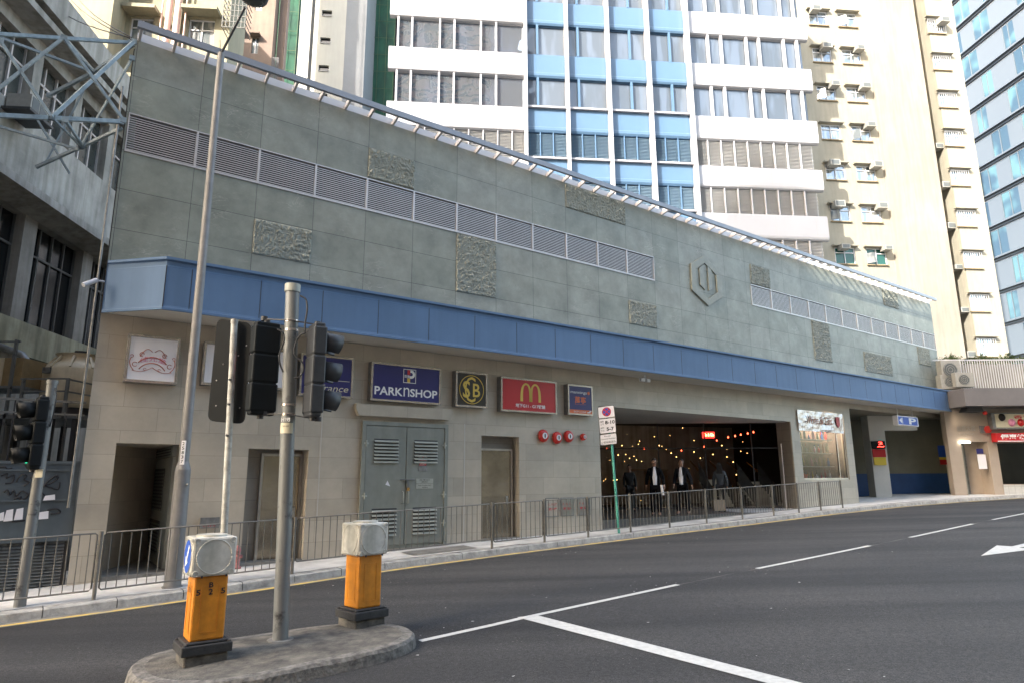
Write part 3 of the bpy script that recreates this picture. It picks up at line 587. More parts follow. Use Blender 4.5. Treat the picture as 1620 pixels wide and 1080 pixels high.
# camera under canopy
c_ = thing('security_camera', W(14.6, 13.45, 4.98), AS, 'small white twin security camera under the blue canopy soffit above the entrance', 'security camera')
mb = MB(); mb.cyl((0, 0, 0), (0, 0, -.12), .03, n=10); mb.build('mount', M['white_metal'], c_)
mb = MB(); mb.box(-.2, -.03, -.05, .04, -.2, -.1); mb.box(.05, .2, -.05, .04, -.2, -.1); mb.bar((-.1, 0, -.1), (.1, 0, -.1), .03); mb.build('housing', M['white_metal'], c_, bev=.01)
c_ = thing('security_camera', (*FM.w(.66, -.15, 5.55).xy, 5.55), AS, 'white bullet camera on the left corner of the green building beside the blue canopy', 'security camera')
mb = MB(); mb.cyl((-.12, 0, 0), (.02, .1, .03), .02, n=8); mb.build('mount', M['white_metal'], c_); mb = MB(); mb.cyl((-.3, -.1, -.14), (-.1, 0, .01), .045, n=12); mb.build('housing', M['white_metal'], c_)
# ---- entrance: glazed front parallel to the street grid, with the hall behind
XE0, XE1 = 13.2, 23.05
A0 = math.atan2(1, 10.42)
FE = Fr(0, 25.45, 0.0)
hall = mall
inv = Matrix.Rotation(-AS, 4, 'Z') @ Matrix.Translation((-FM.o.x, -FM.o.y, 0))     # world -> building frame
zc_ = 4.02; zf = .80
pL = FM.w(XE0, 0, 0); pR = FM.w(XE1, 0, 0)
YB = 25.45; xw0 = pL.x - .0; xw1 = 10.35
mb = MB()                                        # ceiling and floor of the open corner
mb.add([(pL.x, pL.y, zc_), (pR.x, pR.y, zc_), (xw1, YB, zc_), (pL.x - 1.4, YB, zc_)], [(0, 1, 2, 3)]); mb.build('entrance_ceiling', M['soffit'], mall, xf=inv)
mb = MB(); mb.add([(pL.x, pL.y, zf - .16), (pR.x, pR.y, zf - .0), (xw1, YB, zf), (pL.x - 1.4, YB, zf)], [(0, 1, 2, 3)]); mb.add([(pL.x, pL.y, zf), (pR.x - 3, pR.y - 2.1, zf), (pR.x - 3, pR.y - 2.1, .5), (pL.x, pL.y, .4)], [(0, 1, 2, 3)])
mb.build('entrance_floor', mat('dark_floor', (.07, .07, .068), .5, noise_s=3, var=.3), mall, xf=inv)
mb = MB()
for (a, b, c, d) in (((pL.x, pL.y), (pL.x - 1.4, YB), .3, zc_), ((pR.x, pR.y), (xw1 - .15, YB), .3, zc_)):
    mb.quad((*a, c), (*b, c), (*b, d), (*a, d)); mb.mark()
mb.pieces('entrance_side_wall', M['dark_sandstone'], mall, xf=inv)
# hall box
hx0, hx1, hy1, hz0 = pL.x - 1.4, 10.2, 32.5, -.5
mb = MB(); q = mb.quad
hr = 14.0
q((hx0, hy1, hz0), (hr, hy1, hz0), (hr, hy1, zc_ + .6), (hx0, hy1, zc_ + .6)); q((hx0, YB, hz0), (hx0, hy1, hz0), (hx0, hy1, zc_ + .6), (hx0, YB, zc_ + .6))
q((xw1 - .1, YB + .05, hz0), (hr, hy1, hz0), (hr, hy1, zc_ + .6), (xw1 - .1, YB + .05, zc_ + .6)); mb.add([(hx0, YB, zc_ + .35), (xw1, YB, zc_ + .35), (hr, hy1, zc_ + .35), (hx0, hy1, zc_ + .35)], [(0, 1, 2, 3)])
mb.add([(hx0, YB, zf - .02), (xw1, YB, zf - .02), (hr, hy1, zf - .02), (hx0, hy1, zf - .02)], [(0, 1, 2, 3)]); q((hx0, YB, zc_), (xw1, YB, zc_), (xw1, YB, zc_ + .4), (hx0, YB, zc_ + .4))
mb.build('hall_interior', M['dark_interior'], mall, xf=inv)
mb = MB(); mb.quad((hx0, 31, 1.0), (7.2, 31, 1.0), (7.2, 31, 2.3), (hx0, 31, 2.3)); mb.box(hx0, 7.2, 30.8, 31.2, 2.3, 2.36); mb.build('hall_counter_wall', M['warm_wall'], mall, xf=inv)
mb = MB()
for x in (3.9, 5.6, 7.4, 9.2): mb.box(x - .02, x + .02, YB - .02, YB + .02, zf, zc_); mb.mark()
mb.box(3.2, 10.2, YB - .021, YB + .021, zf, zf + .08); mb.mark(); mb.box(3.2, 10.2, YB - .021, YB + .021, 3.05, 3.09); mb.pieces('glazing_frame', M['dark_metal'], mall, xf=inv)
mb = MB(); mb.quad((hx0, YB, zf), (10.2, YB, zf), (10.2, YB, zc_), (hx0, YB, zc_)); mb.build('entrance_glass', M['clear_glass'], mall, xf=inv)
mb = MB(); mb.cyl(FM.w(XE1 - .35, .25, .6), FM.w(XE1 - .35, .25, 3.2), .02, n=6); mb.build('jamb_rail', M['pale_metal'], mall, xf=inv)
# escalators inside
for i, (u0, v0, u1, v1, Y) in enumerate(((1092, 728, 1128, 770, 27.4), (1150, 730, 1195, 768, 26.6))):
    a = at_depth(u0, v0, Y + 1.2); b = at_depth(u1, v1, Y)
    e = thing('escalator', (b.x, b.y, zf), 0, ['escalator with brass edged handrail just behind the two men in suits', 'escalator with brass edged handrail to the right of the carrying woman'][i], 'escalator', 'escalators inside the entrance')
    o_ = Vector((b.x, b.y, zf)); mb = MB(); mb.bar(a - o_, b - o_, .05, .05); mb.bar(a - o_ + Vector((.9, .2, 0)), b - o_ + Vector((.9, .2, 0)), .05, .05); mb.build('handrail', M['brass'], e)
    mb = MB(); p, r_ = a - o_, b - o_; mb.prism([(p.x, p.z - .05), (r_.x, r_.z - .05), (r_.x, r_.z - .8), (p.x, p.z - .8)], .0, .03); mb.prism([(p.x + .9, p.z - .05), (r_.x + .9, r_.z - .05), (r_.x + .9, r_.z - .8), (p.x + .9, p.z - .8)], .2, .23); mb.build('balustrade', M['dark_metal'], e)
    mb = MB(); 
    for k in range(8): t = k / 8; c = p.lerp(r_, t); mb.box(c.x + .03, c.x + .87, .05, .25, c.z - .95, c.z - .8 + .0)
    mb.build('step', M['steel'], e)
def bulb(u, v, Y, r, m, name='downlight', label='small warm ceiling light glowing inside the dark entrance hall', grp='lights in the entrance hall'):
    p = at_depth(u, v, Y); mb = MB(); mb.ball((0, 0, 0), r, n=8); mb.cyl((0, 0, r * .8), (0, 0, r * 1.6), r * .3, n=6); o = mb.build(name, M[m]); o.location = p; tag(o, label, 'lamp', grp)
for (u, v) in ((1152, 691), (1163, 689), (1172, 687), (1183, 685), (1192, 683)): bulb(u, v, 27, .032, 'red_bulb', 'lantern', 'one of five small red lanterns strung in a rising row high inside the entrance', 'row of red lanterns inside the entrance')
for (u, v, m) in ((1134, 696, 'red_bulb'), (1114, 706, 'red_bulb'), (1078, 712, 'red_bulb'), (960, 709, 'red_bulb'), (1019, 709, 'red_bulb')): bulb(u, v, 27.5, .025, m, 'indicator_lamp', 'small red point of light glowing in the dark entrance hall', 'scattered red lights in the hall')
for (u, v) in ((1080, 676), (1010, 702), (1150, 710), (1172, 713), (1142, 704), (1047, 705), (1054, 710), (1012, 697), (984, 704), (990, 718), (996, 724), (1003, 721), (978, 719), (1001, 705), (1043, 704), (958, 757), (970, 759), (1014, 791), (1015, 803), (976, 758), (985, 760), (1052, 802), (1098, 714), (1165, 750), (955, 760), (965, 727), (972, 731), (988, 729), (1007, 727), (1015, 729), (1062, 716), (1070, 722), (992, 686), (1035, 690), (1060, 688), (962, 690), (1098, 696), (1128, 718), (1150, 722), (1160, 730), (1090, 740), (1182, 716), (1190, 706), (1175, 698), (1108, 724)): bulb(u, v, random.uniform(26.5, 30), random.choice((.008, .011, .016)), 'warm_bulb')
ll = bpy.data.lights.new('hall_lamp', 'POINT'); ll.energy = 1.2; ll.color = (1, .72, .4); ll.shadow_soft_size = .3
lo_ = bpy.data.objects.new('hall_lamp', ll); col.objects.link(lo_); lo_.location = (6.0, 28.4, 3.9)
p = at_depth(1121, 687, 26.9); vg = thing('neon_sign', p, 0, 'glowing red sign lettered Vin & Gin hanging inside the dark entrance', 'sign')
mb = MB(); mb.box(-.25, .25, 0, .06, -.13, .12); mb.build('sign_box', mat('sign_red_lit', (.4, .01, .01), .4, emit=(.9, .03, .02), es=.7), vg, bev=.02)
mb = MB(); text(mb, 'Vin & Gin', -.21, .21, 0, -.012, h=.12, bold=.01); mb.build('lettering', M['warm_bulb'], vg)
# shop display window
mb = MB(); mb.box(23.62, 26.95, .16, .18, 1.86, 4.47, 0); mb.quad((23.62, .75, 1.7), (26.95, .75, 1.7), (26.95, .75, 4.5), (23.62, .75, 4.5), 1); mb.quad((23.62, .18, 1.86), (26.95, .18, 1.86), (26.95, .75, 1.86), (23.62, .75, 1.86), 1); mb.quad((23.62, .18, 1.86), (23.62, .75, 1.86), (23.62, .75, 4.5), (23.62, .18, 4.5), 1); mb.quad((26.95, .18, 1.86), (26.95, .75, 1.86), (26.95, .75, 4.5), (26.95, .18, 4.5), 1)
mb.f = mb.f[6:]; mb.m = mb.m[6:]; mb.sm = mb.sm[6:]; mb.build('display_case', [M['sandstone'], mat('rose_back', (.24, .17, .15), .6, noise_s=3, var=.5)], mall)
mb = MB(); mb.quad((23.62, .06, 1.86), (26.95, .06, 1.86), (26.95, .06, 4.47), (23.62, .06, 4.47)); gp = mb.build('shop_window', M['shop_glass'], mall)
mb = MB(); mb.box(23.62, 26.95, .03, .09, 1.86, 1.93); mb.box(26.88, 26.95, .03, .09, 1.93, 4.47); mb.box(26.3, 26.34, .03, .09, 1.93, 4.47); mb.box(23.62, 23.66, .03, .09, 1.93, 4.47); mb.build('frame', M['steel'], gp)
fb = thing('shop_banner', FM.w(23.5, -.02, 3.7), AS, 'crinkled silver foil banner with a red shield above the display window', 'banner')
mb = MB(); mb.add([(x, -.02 - .02 * (noise.noise((x * 3, z * 5, 0)) + .5), z) for z in [i * .1 for i in range(9)] for x in [i * .1 for i in range(34)]], [(j * 34 + i, j * 34 + i + 1, (j + 1) * 34 + i + 1, (j + 1) * 34 + i) for j in range(8) for i in range(33)]); mb.build('foil', M['foil'], fb)
mb = MB(); text(mb, 'Wine & Gift', .6, 2.4, .45, -.06, h=.32, bold=.01); mb.build('lettering', M['ink_rust'], fb)
mb = MB(); mb.prism([(2.7, .65), (3.0, .65), (3.0, .35), (2.85, .2), (2.7, .35)], -.06, -.055); mb.build('shield', M['ink_red'], fb)
cols = ['ink_rust', 'leaf', 'ink_gold', 'ink_blue', 'sign_white', 'dark_metal', 'ink_pink', 'sign_red', 'grey_door', 'ink_cream', 'brown_box']
for sh in range(4):
    zz = 1.87 + sh * .52
    if sh: mb = MB(); mb.box(23.7, 26.3, .22, .7, zz - .03, zz); o = mb.build('display_shelf', M['pale_metal'], mall)
for i in range(80):
    sh = i // 20; x = 23.8 + (i % 20) * .125 + random.uniform(-.02, .02); r_ = random.uniform(.035, .06); hh = random.uniform(.2, .42)
    mb = MB(); mb.lathe([(0, 0), (r_, 0), (r_, hh * .6), (r_ * .4, hh * .78), (r_ * .4, hh), (0, hh)], (0, 0, 0), 10); o = mb.build('bottle', M[random.choice(cols)]); o.location = FM.w(x, .3 + .35 * ((i * 7) % 10) / 10, 1.87 + sh * .52); tag(o, 'small coloured bottle standing among others in the display window', 'bottle', 'bottles in the display window')
dl = bpy.data.lights.new('display_lamp', 'POINT'); dl.energy = 14; dl.color = (1, .8, .55); dl.shadow_soft_size = .08; dlo = bpy.data.objects.new('display_lamp', dl); col.objects.link(dlo); dlo.location = FM.w(25.9, .3, 4.2)
# potted plant in the display
pp = thing('display_plant', FM.w(24.0, .25, 1.87), AS, 'small green plant in an orange pot, left end of the display window', 'plant')
mb = MB(); mb.lathe([(0, 0), (.12, 0), (.17, .2), (.15, .2)], (0, 0, 0), 14); mb.build('pot', M['sign_orange'], pp)
mb = MB()
for i in range(90):
    a = random.uniform(0, 6.28); r_ = random.uniform(0, .18); z = .25 + random.uniform(0, .4); c = Vector((r_ * math.cos(a), r_ * math.sin(a) * .6, z)); d = Vector((random.uniform(-1, 1), random.uniform(-1, 1), random.uniform(-.3, 1))).normalized() * .07; e = d.cross(Vector((random.random(), .3, .5))).normalized() * .025; mb.add([c - e, c + d * .5, c + e, c + d], [(0, 1, 3, 2)])
mb.build('foliage', M['leaf'], pp)
# ---- car park entrance
Xg0, Xg1 = 27.5, 36.7; YW = 33.2
mb = MB(); pgl = FM.w(Xg0, 0, 0); pgr = FM.w(Xg1, 0, 0); zt_ = 4.78
mb.quad((pgr.x - 9, YW, .5), (pgr.x + .2, YW, .5), (pgr.x + .2, YW, 2.12), (pgr.x - 9, YW, 2.12), 1); mb.quad((pgr.x - 9, YW, 2.12), (pgr.x + .2, YW, 2.12), (pgr.x + .2, YW, zt_), (pgr.x - 9, YW, zt_), 0)
mb.quad((pgl.x, pgl.y, .5), (pgl.x - .5, YW + 3, .5), (pgl.x - .5, YW + 3, zt_), (pgl.x, pgl.y, zt_), 2)
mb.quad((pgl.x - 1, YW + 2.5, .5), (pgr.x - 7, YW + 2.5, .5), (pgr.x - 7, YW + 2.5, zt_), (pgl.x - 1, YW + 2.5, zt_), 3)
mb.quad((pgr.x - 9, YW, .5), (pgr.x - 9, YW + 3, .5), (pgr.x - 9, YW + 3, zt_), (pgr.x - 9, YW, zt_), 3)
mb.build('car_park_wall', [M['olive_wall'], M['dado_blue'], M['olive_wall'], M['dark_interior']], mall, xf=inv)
mb = MB(); mb.add([(pgl.x - .3, pgl.y - .2, zt_ + .01), (pgr.x, pgr.y - .2, zt_ + .01), (pgr.x + .3, YW + .2, zt_ + .01), (pgr.x - 9, YW + 3, zt_ + .01), (pgl.x - 2, YW + 3, zt_ + .01)], [(0, 1, 2, 3, 4)]); mb.build('car_park_ceiling', M['olive_wall'], mall, xf=inv)
bm0 = FM.px(1400, 690); 
mb = MB(); c0 = at_depth(1388, 700, 30.8); mb.box(c0.x - .33, c0.x + .4, 30.8, 31.4, .8, zt_); 
mb.box(c0.x + .4, 19.0, 30.9, 31.3, 4.1, zt_ - .004)
mb.build('car_park_pillar', M['soffit'], mall, xf=inv)
pb = thing('parking_notice_board', (c0.x, 30.78, 0), 0, 'red and yellow notice under a dark red lit display on the car park pillar', 'sign')
za = at_depth(1388, 697, 30.8).z; zb = at_depth(1388, 709, 30.8).z; zc2 = at_depth(1388, 723, 30.8).z; zd = at_depth(1388, 735, 30.8).z
mb = MB(); mb.box(-.31, .31, -.06, 0, zb, za); mb.build('display', M['black_plate'], pb); mb = MB(); text(mb, '2', .0, .2, (za + zb) / 2 + .08, -.063, h=.12, bold=.02); text(mb, '~', -.05, .25, (za + zb) / 2 - .08, -.063, h=.06, bold=.02); mb.build('display_lights', M['lens_red'], pb)
mb = MB(); mb.box(-.3, .3, -.04, 0, zc2 + .02, zb - .02); mb.build('red_board', M['sign_red'], pb); mb = MB(); mb.box(-.28, .28, -.045, 0, zd, zc2 + .01); mb.build('yellow_board', M['ink_yellow'], pb)
wp = at_depth(1492, 720, YW - .03); wb = thing('car_park_poster', (wp.x, YW - .03, 0), 0, 'blue, yellow and red poster on the car park wall beside its right corner', 'sign')
f_ = lambda v: at_depth(1492, v, YW).z
mb = MB(); mb.box(-.22, .22, -.02, 0, f_(722), f_(704)); mb.build('blue_sheet', M['ink_blue'], wb); mb = MB(); mb.box(-.21, .22, -.02, 0, f_(726), f_(722.2)); mb.build('yellow_strip', M['ink_yellow'], wb); mb = MB(); mb.box(-.2, .24, -.02, 0, f_(734), f_(726.2)); mb.build('red_sheet', M['sign_red'], wb)
# P sign hanging below the canopy
px0 = FM.px(1422, 657, -.6); px1 = FM.px(1448, 671, -.6)
ps = thing('parking_sign', FM.w(px0[0], -.6, 0), AS, 'white box sign with blue arrow and letter P hanging under the canopy', 'sign')
Lx = px1[0] - px0[0] + .35; zt0 = px0[1] + .02; zb0 = zt0 - .42
mb = MB(); mb.box(-.15, Lx, 0, .22, zb0, zt0); mb.build('box', M['sign_white'], ps, bev=.02)
mb = MB(); mb.box(-.1, Lx - .12, -.006, -.001, zb0 + .04, zt0 - .04); mb.build('blue_face', M['ink_blue'], ps)
mb = MB(); text(mb, 'P', Lx * .5 - .03, Lx - .25, (zb0 + zt0) / 2, -.01, h=.28, bold=.03); mb.prism([(-.02, (zb0 + zt0) / 2), (.22, zt0 - .08), (.22, zb0 + .08)], -.009, -.007); mb.box(.26, .30, -.009, -.007, zb0 + .08, zt0 - .08); mb.build('lettering', M['ink_white'], ps)
mb = MB(); mb.bar((.1, .1, zt0), (.1, .1, CB), .03); mb.bar((Lx - .3, .1, zt0), (Lx - .3, .1, CB), .03); mb.build('hanger', M['pale_metal'], ps)
# ================================================================== SIGNS ON THE WALL
def signbox(name, quad, label, face, fr_='frame_steel', d=.18, bf=.045):
    P = [FM.px(*p, -d) for p in quad]; x0 = (P[0][0] + P[3][0]) / 2; x1 = (P[1][0] + P[2][0]) / 2; z1 = (P[0][1] + P[1][1]) / 2; z0 = (P[2][1] + P[3][1]) / 2
    t = thing(name, FM.w(x0, 0, z0), AS, label, 'sign'); w_, h_ = x1 - x0, z1 - z0
    mb = MB(); mb.box(0, w_, -d + .01, 0, 0, h_); mb.build('box', M['galvanised'], t)
    mb = MB(); o = -d - .012; i = -d + .02
    mb.prism([(0, 0), (w_, 0), (w_ - bf, bf), (bf, bf)], o, i); mb.prism([(w_, 0), (w_, h_), (w_ - bf, h_ - bf), (w_ - bf, bf)], o, i); mb.prism([(w_, h_), (0, h_), (bf, h_ - bf), (w_ - bf, h_ - bf)], o, i); mb.prism([(0, h_), (0, 0), (bf, bf), (bf, h_ - bf)], o, i)
    mb.build('frame', M[fr_], t)
    mb = MB(); mb.box(bf, w_ - bf, -d, -d + .009, bf, h_ - bf); mb.build('face', M[face], t)
    return t, w_, h_, -d - .004
def arcpts(cx, cz, r, a0, a1, n=16, ry=None, y=0): ry = ry or r; return [(cx + r * math.cos(R(a0 + (a1 - a0) * i / n)), y, cz + ry * math.sin(R(a0 + (a1 - a0) * i / n))) for i in range(n + 1)]
t, w_, h_, y = signbox('hanging_sign', [(204, 528), (287, 536), (279, 607), (195, 603)], 'square white sign with a rust red scroll ornament, leftmost on the wall', 'sign_white')
mb = MB(); c = w_ / 2
mb.tube(arcpts(c, .18, .30, 38, 142, y=y), .010); mb.tube(arcpts(c, .12, .25, 30, 150, y=y), .009)
for s in (-1, 1):
    mb.tube([(c + s * (.02 + .2 * t_), y, .58 + .07 * math.sin(t_ * 3.14) - .1 * t_ * t_) for t_ in [i / 8 for i in range(9)]], .006)
    mb.tube(arcpts(c + s * .19, .525, .035, 0, 300, y=y), .006); mb.tube(arcpts(c + s * .35, .48, .025, -120, 200, y=y), .005)
    mb.tube([(c + s * (.36 - .06 * t_ * t_ + .03 * math.sin(t_ * 3)), y, .46 - .24 * t_) for t_ in [i / 8 for i in range(9)]], .007)
    mb.tube([(c + s * (.33 * (1 - t_)), y, .22 - .05 * math.sin(t_ * 3.14) + .07 * t_) for t_ in [i / 8 for i in range(9)]], .005)
    mb.tube(arcpts(c + s * .29, .33, .04, 40, 330, y=y), .006); mb.tube(arcpts(c + s * .12, .25, .022, 0, 300, y=y), .004)
mb.build('scroll_ornament', M['ink_rust'], t)
mb = MB(); text(mb, '佳元堂', c - .22, c + .22, .455, y, h=.10, bold=.01, arc=.05); mb.build('lettering', M['ink_pink'], t)
signbox('hanging_sign', [(325, 540), (421, 550), (410, 614), (317, 607)], 'blank pale sign in a steel frame, partly hidden by the black signal plate', 'sign_white')
signbox('hanging_sign', [(432, 552), (470, 556), (463, 618), (423, 614)], 'small blank pale sign in a steel frame directly behind the traffic signal pole', 'sign_white')
t, w_, h_, y = signbox('hanging_sign', [(478, 558), (561, 566), (556, 630), (471, 624)], 'dark navy sign with a cream oval and Delifrance script behind the traffic lights', 'sign_navy')
mb = MB(); pts = arcpts(w_ * .56, h_ * .66, .20, 0, 360, 24, ry=.13, y=y); mb.add(pts[:-1], [tuple(range(24))]); mb.build('oval', M['ink_cream'], t)
mb = MB(); text(mb, 'délifrance', .1, w_ - .1, h_ * .22, y - .002, h=.14, shear=.25, m=0); mb.box(.1, w_ - .08, y - .003, y, h_ * .4, h_ * .4 + .012); mb.build('lettering', M['ink_cream'], t)
mb = MB(); mb.add(arcpts(w_ * .56, h_ * .62, .07, 0, 360, 12, ry=.05, y=y - .003)[:-1], [tuple(range(12))]); mb.build('red_spot', M['ink_red'], t)
t, w_, h_, y = signbox('hanging_sign', [(589, 571), (698, 583), (696, 640), (585, 632)], 'wide navy sign reading PARKnSHOP in white above the grey double doors', 'sign_navy')
mb = MB(); text(mb, 'PARK', .09, .80, h_ * .27, y, h=.19, bold=.022); text(mb, 'n', .82, .97, h_ * .28, y, h=.21, bold=-.004); text(mb, 'SHOP', .99, w_ - .09, h_ * .27, y, h=.19, bold=.022)
lx, lz, q_ = w_ * .56, h_ * .71, .165
lx = w_ * .535
for (a, b, c, d) in ((lx - q_, lx + q_, lz - q_, lz - q_ + .014), (lx - q_, lx + q_, lz + q_ - .014, lz + q_), (lx - q_, lx - q_ + .014, lz - q_, lz + q_), (lx + q_ - .014, lx + q_, lz - q_, lz + q_)): mb.box(a, b, y - .002, y, c, d)
out_ = arcpts(lx + .04, lz + .045, .1, -90, 90, 10, y=0); inn = arcpts(lx + .04, lz + .045, .04, -90, 90, 10, y=0)
mb.add([(p[0], y - .001, p[2]) for p in out_] + [(p[0], y - .001, p[2]) for p in inn], [(i, i + 1, 12 + i, 11 + i) for i in range(10)])
mb.box(lx - .03, lx + .04, y - .002, y, lz + .085, lz + .145) ; mb.box(lx + .0, lx + .045, y - .002, y, lz - .055, lz + .005)
text(mb, '百佳', lx - .14, lx - .0, lz - .01, y - .003, h=.07, bold=.02); mb.build('lettering', M['ink_white'], t)
mb = MB(); mb.box(lx - .06, lx + .012, y - .005, y, lz + .03, lz + .145); mb.build('red_bar', M['ink_red'], t); mb = MB(); mb.box(lx - .06, lx + .012, y - .005, y, lz - .15, lz - .05); mb.build('yellow_bar', M['ink_gold'], t)
t, w_, h_, y = signbox('hanging_sign', [(722, 585), (771, 591), (770, 646), (720, 641)], 'square brown sign with gold SCB monogram in a ring, right of the navy PARKnSHOP sign', 'sign_brown')
mb = MB(); mb.tube(arcpts(w_ / 2, h_ / 2, .355, 0, 360, 40, y=y), .010); text(mb, 'S', w_ * .22, w_ * .45, h_ / 2, y, h=.42, bold=.012); text(mb, 'C', w_ * .28, w_ * .62, h_ / 2, y - .003, h=.64, bold=-.012); text(mb, 'B', w_ * .54, w_ * .77, h_ / 2 - .01, y, h=.34, bold=.012); mb.build('monogram', M['ink_gold'], t)
t, w_, h_, y = signbox('hanging_sign', [(792, 594), (880, 604), (881, 656), (793, 648)], 'wide red sign with golden arches letter M, right of the brown monogram sign', 'sign_red')
mb = MB()
def arch(xa, xb, z0, zt, wo, wi):
    n = 22; cxm = (xa + xb) / 2; hw = (xb - xa) / 2; O = []; I = []
    for i in range(n + 1):
        u = -1 + 2 * i / n; a = math.pi * (1 - i / n)
        O.append((cxm + hw * math.cos(a) * (1), y, z0 + (zt - z0) * (math.sin(a) ** .62))); I.append((cxm + (hw - wo * (.55 + .45 * abs(math.cos(a)))) * math.cos(a), y, z0 + (zt - z0 - wi) * (math.sin(a) ** .62)))
    mb.add(O + I, [(i, i + 1, n + 2 + i, n + 1 + i) for i in range(n)])
mc = w_ * .52; arch(mc - .345, mc + .035, .29, .78, .085, .05); arch(mc - .035, mc + .345, .29, .78, .085, .05); mb.build('golden_arches', M['ink_gold'], t)
mb = MB(); text(mb, '地下G11 - G17號舖', w_ * .25, w_ * .78, .175, y, h=.105, bold=.018); mb.build('lettering', M['ink_white'], t)
t, w_, h_, y = signbox('hanging_sign', [(898, 606), (937, 611), (938, 658), (899, 654)], 'navy sign with orange Chinese characters and orange foot strip, rightmost on the wall', 'sign_navy')
mb = MB(); text(mb, 'mannings', .1, w_ - .22, h_ * .74, y, h=.10); text(mb, 'SHOP 1-3 UG/F', .2, w_ - .27, .095, y - .006, h=.05); mb.prism([(w_ - .22, .07), (w_ - .12, .07), (w_ - .1, .12), (w_ - .06, .12), (w_ - .06, .14), (w_ - .13, .14), (w_ - .15, .1), (w_ - .22, .1)], y - .006, y - .004); mb.build('lettering', M['ink_white'], t)
mb = MB(); text(mb, '萬寧', w_ * .27, w_ * .72, h_ * .5, y, h=.2, bold=.015); text(mb, 'HEALTH & BEAUTY', w_ * .27, w_ * .72, h_ * .355, y, h=.02); mb.add(arcpts(w_ - .15, h_ * .75, .05, 0, 360, 10, y=y)[:-1], [tuple(range(10))]); mb.box(.045, w_ - .045, y - .003, y, .045, .15); mb.build('orange_print', M['sign_orange'], t)
# alarm bells
for i, (u, v, r_, lab) in enumerate(((861, 688.5, .17, 'round red fire alarm gong, leftmost of the three large ones'), (883, 691.5, .165, 'round red fire alarm gong, middle and lowest of the three large ones'), (901, 689.5, .165, 'round red fire alarm gong, rightmost of the three large ones'), (924, 690.5, .10, 'small crimson bell to the right of the three red gongs'))):
    x, z = FM.px(u, v, -.1); b = thing('alarm_bell', FM.w(x, 0, z), AS, lab, 'alarm bell', 'alarm bells on the sandstone wall')
    n = 24; pr = [(0, -.13), (r_ * .55, -.13), (r_ * .85, -.11), (r_, -.07), (r_, -.04), (r_ * .8, -.02), (r_ * .3, 0)]
    mb = MB(); vs = []
    for rr, yy in pr: vs += [(rr * math.cos(2 * math.pi * k / n), yy, rr * math.sin(2 * math.pi * k / n)) for k in range(n)]
    mb.add(vs, [(a * n + k, (a + 1) * n + k, (a + 1) * n + (k + 1) % n, a * n + (k + 1) % n) for a in range(len(pr) - 1) for k in range(n)], 0, True); mb.build('gong', M['bell_red'], b)
    mb = MB(); mb.cyl((0, -.138, 0), (0, -.125, 0), r_ * .48, n=20); dsk = mb.build('label_disc', M['sign_white'], b)
    mb = MB(); mb.cyl((0, -.146, 0), (0, -.138, 0), r_ * .12, n=10); mb.box(-r_ * .1, r_ * .1, -.142, -.1385, -r_ * .3, r_ * .3); mb.build('centre_bolt', M['ink_black'], dsk)
# inlet cabinets
for i, (x0, x1, lab) in enumerate(((11.18, 11.60, 'small wall cabinet with red lettering on stone coloured door, leftmost of three behind the railing'), (11.70, 12.12, 'grey steel wall cabinet lettered FIRE in red, middle of three behind the railing'), (12.30, 12.72, 'grey steel wall cabinet lettered FIRE in red, rightmost of three behind the railing'))):
    b = thing('hydrant_cabinet', FM.w(x0, 0, .98), AS, lab, 'cabinet', 'fire cabinets on the wall'); w_ = x1 - x0
    mb = MB(); mb.box(0, w_, -.012, .0, 0, .45); mb.build('door', M['sandstone' if i == 0 else 'steel'], b); mb = MB(); mb.box(-.02, 0, -.02, 0, -.02, .47); mb.box(w_, w_ + .02, -.02, 0, -.02, .47); mb.box(0, w_, -.02, 0, -.02, 0); mb.box(0, w_, -.02, 0, .45, .47); mb.build('frame', M['galvanised'], b)
    mb = MB(); text(mb, 'F.S. INLET' if i == 0 else 'F. H. D.', .06, w_ - .06, .3, -.014, h=.06); text(mb, '消防入水掣' if i == 0 else '消防街井', .06, w_ - .06, .18, -.014, h=.07, bold=.03); mb.build('lettering', M['ink_red'], b)
x, z = FM.px(329, 826, 0); b = thing('wall_vent_box', FM.w(x - .15, -.02, z - .1), AS, 'small grey metal box with red lettering low on the wall behind the left bollard', 'cabinet')
mb = MB(); mb.box(0, .34, -.05, .02, 0, .2); mb.build('case', M['galvanised'], b); mb = MB(); text(mb, 'C.W.V.', .05, .29, .05, -.052, h=.05); mb.build('lettering', M['ink_red'], b)
# small hydrant
s_, n_ = 3.40, 13.85; hy = thing('fire_hydrant', W(s_, n_, g(s_) + .15), AS, 'small faded pink fire hydrant on the pavement against the wall behind the railing', 'fire hydrant')
mb = MB(); mb.lathe([(0, 0), (.1, 0), (.1, .03), (.06, .05), (.06, .3), (.075, .32), (.075, .35), (.05, .4), (.02, .43), (0, .43)], (0, 0, 0), 14); mb.build('body', M['hydrant_pink'], hy)
mb = MB(); mb.cyl((-.1, 0, .22), (.1, 0, .22), .035, n=10); mb.cyl((0, -.11, .22), (0, 0, .22), .04, n=10); mb.build('outlet', M['hydrant_pink'], hy)
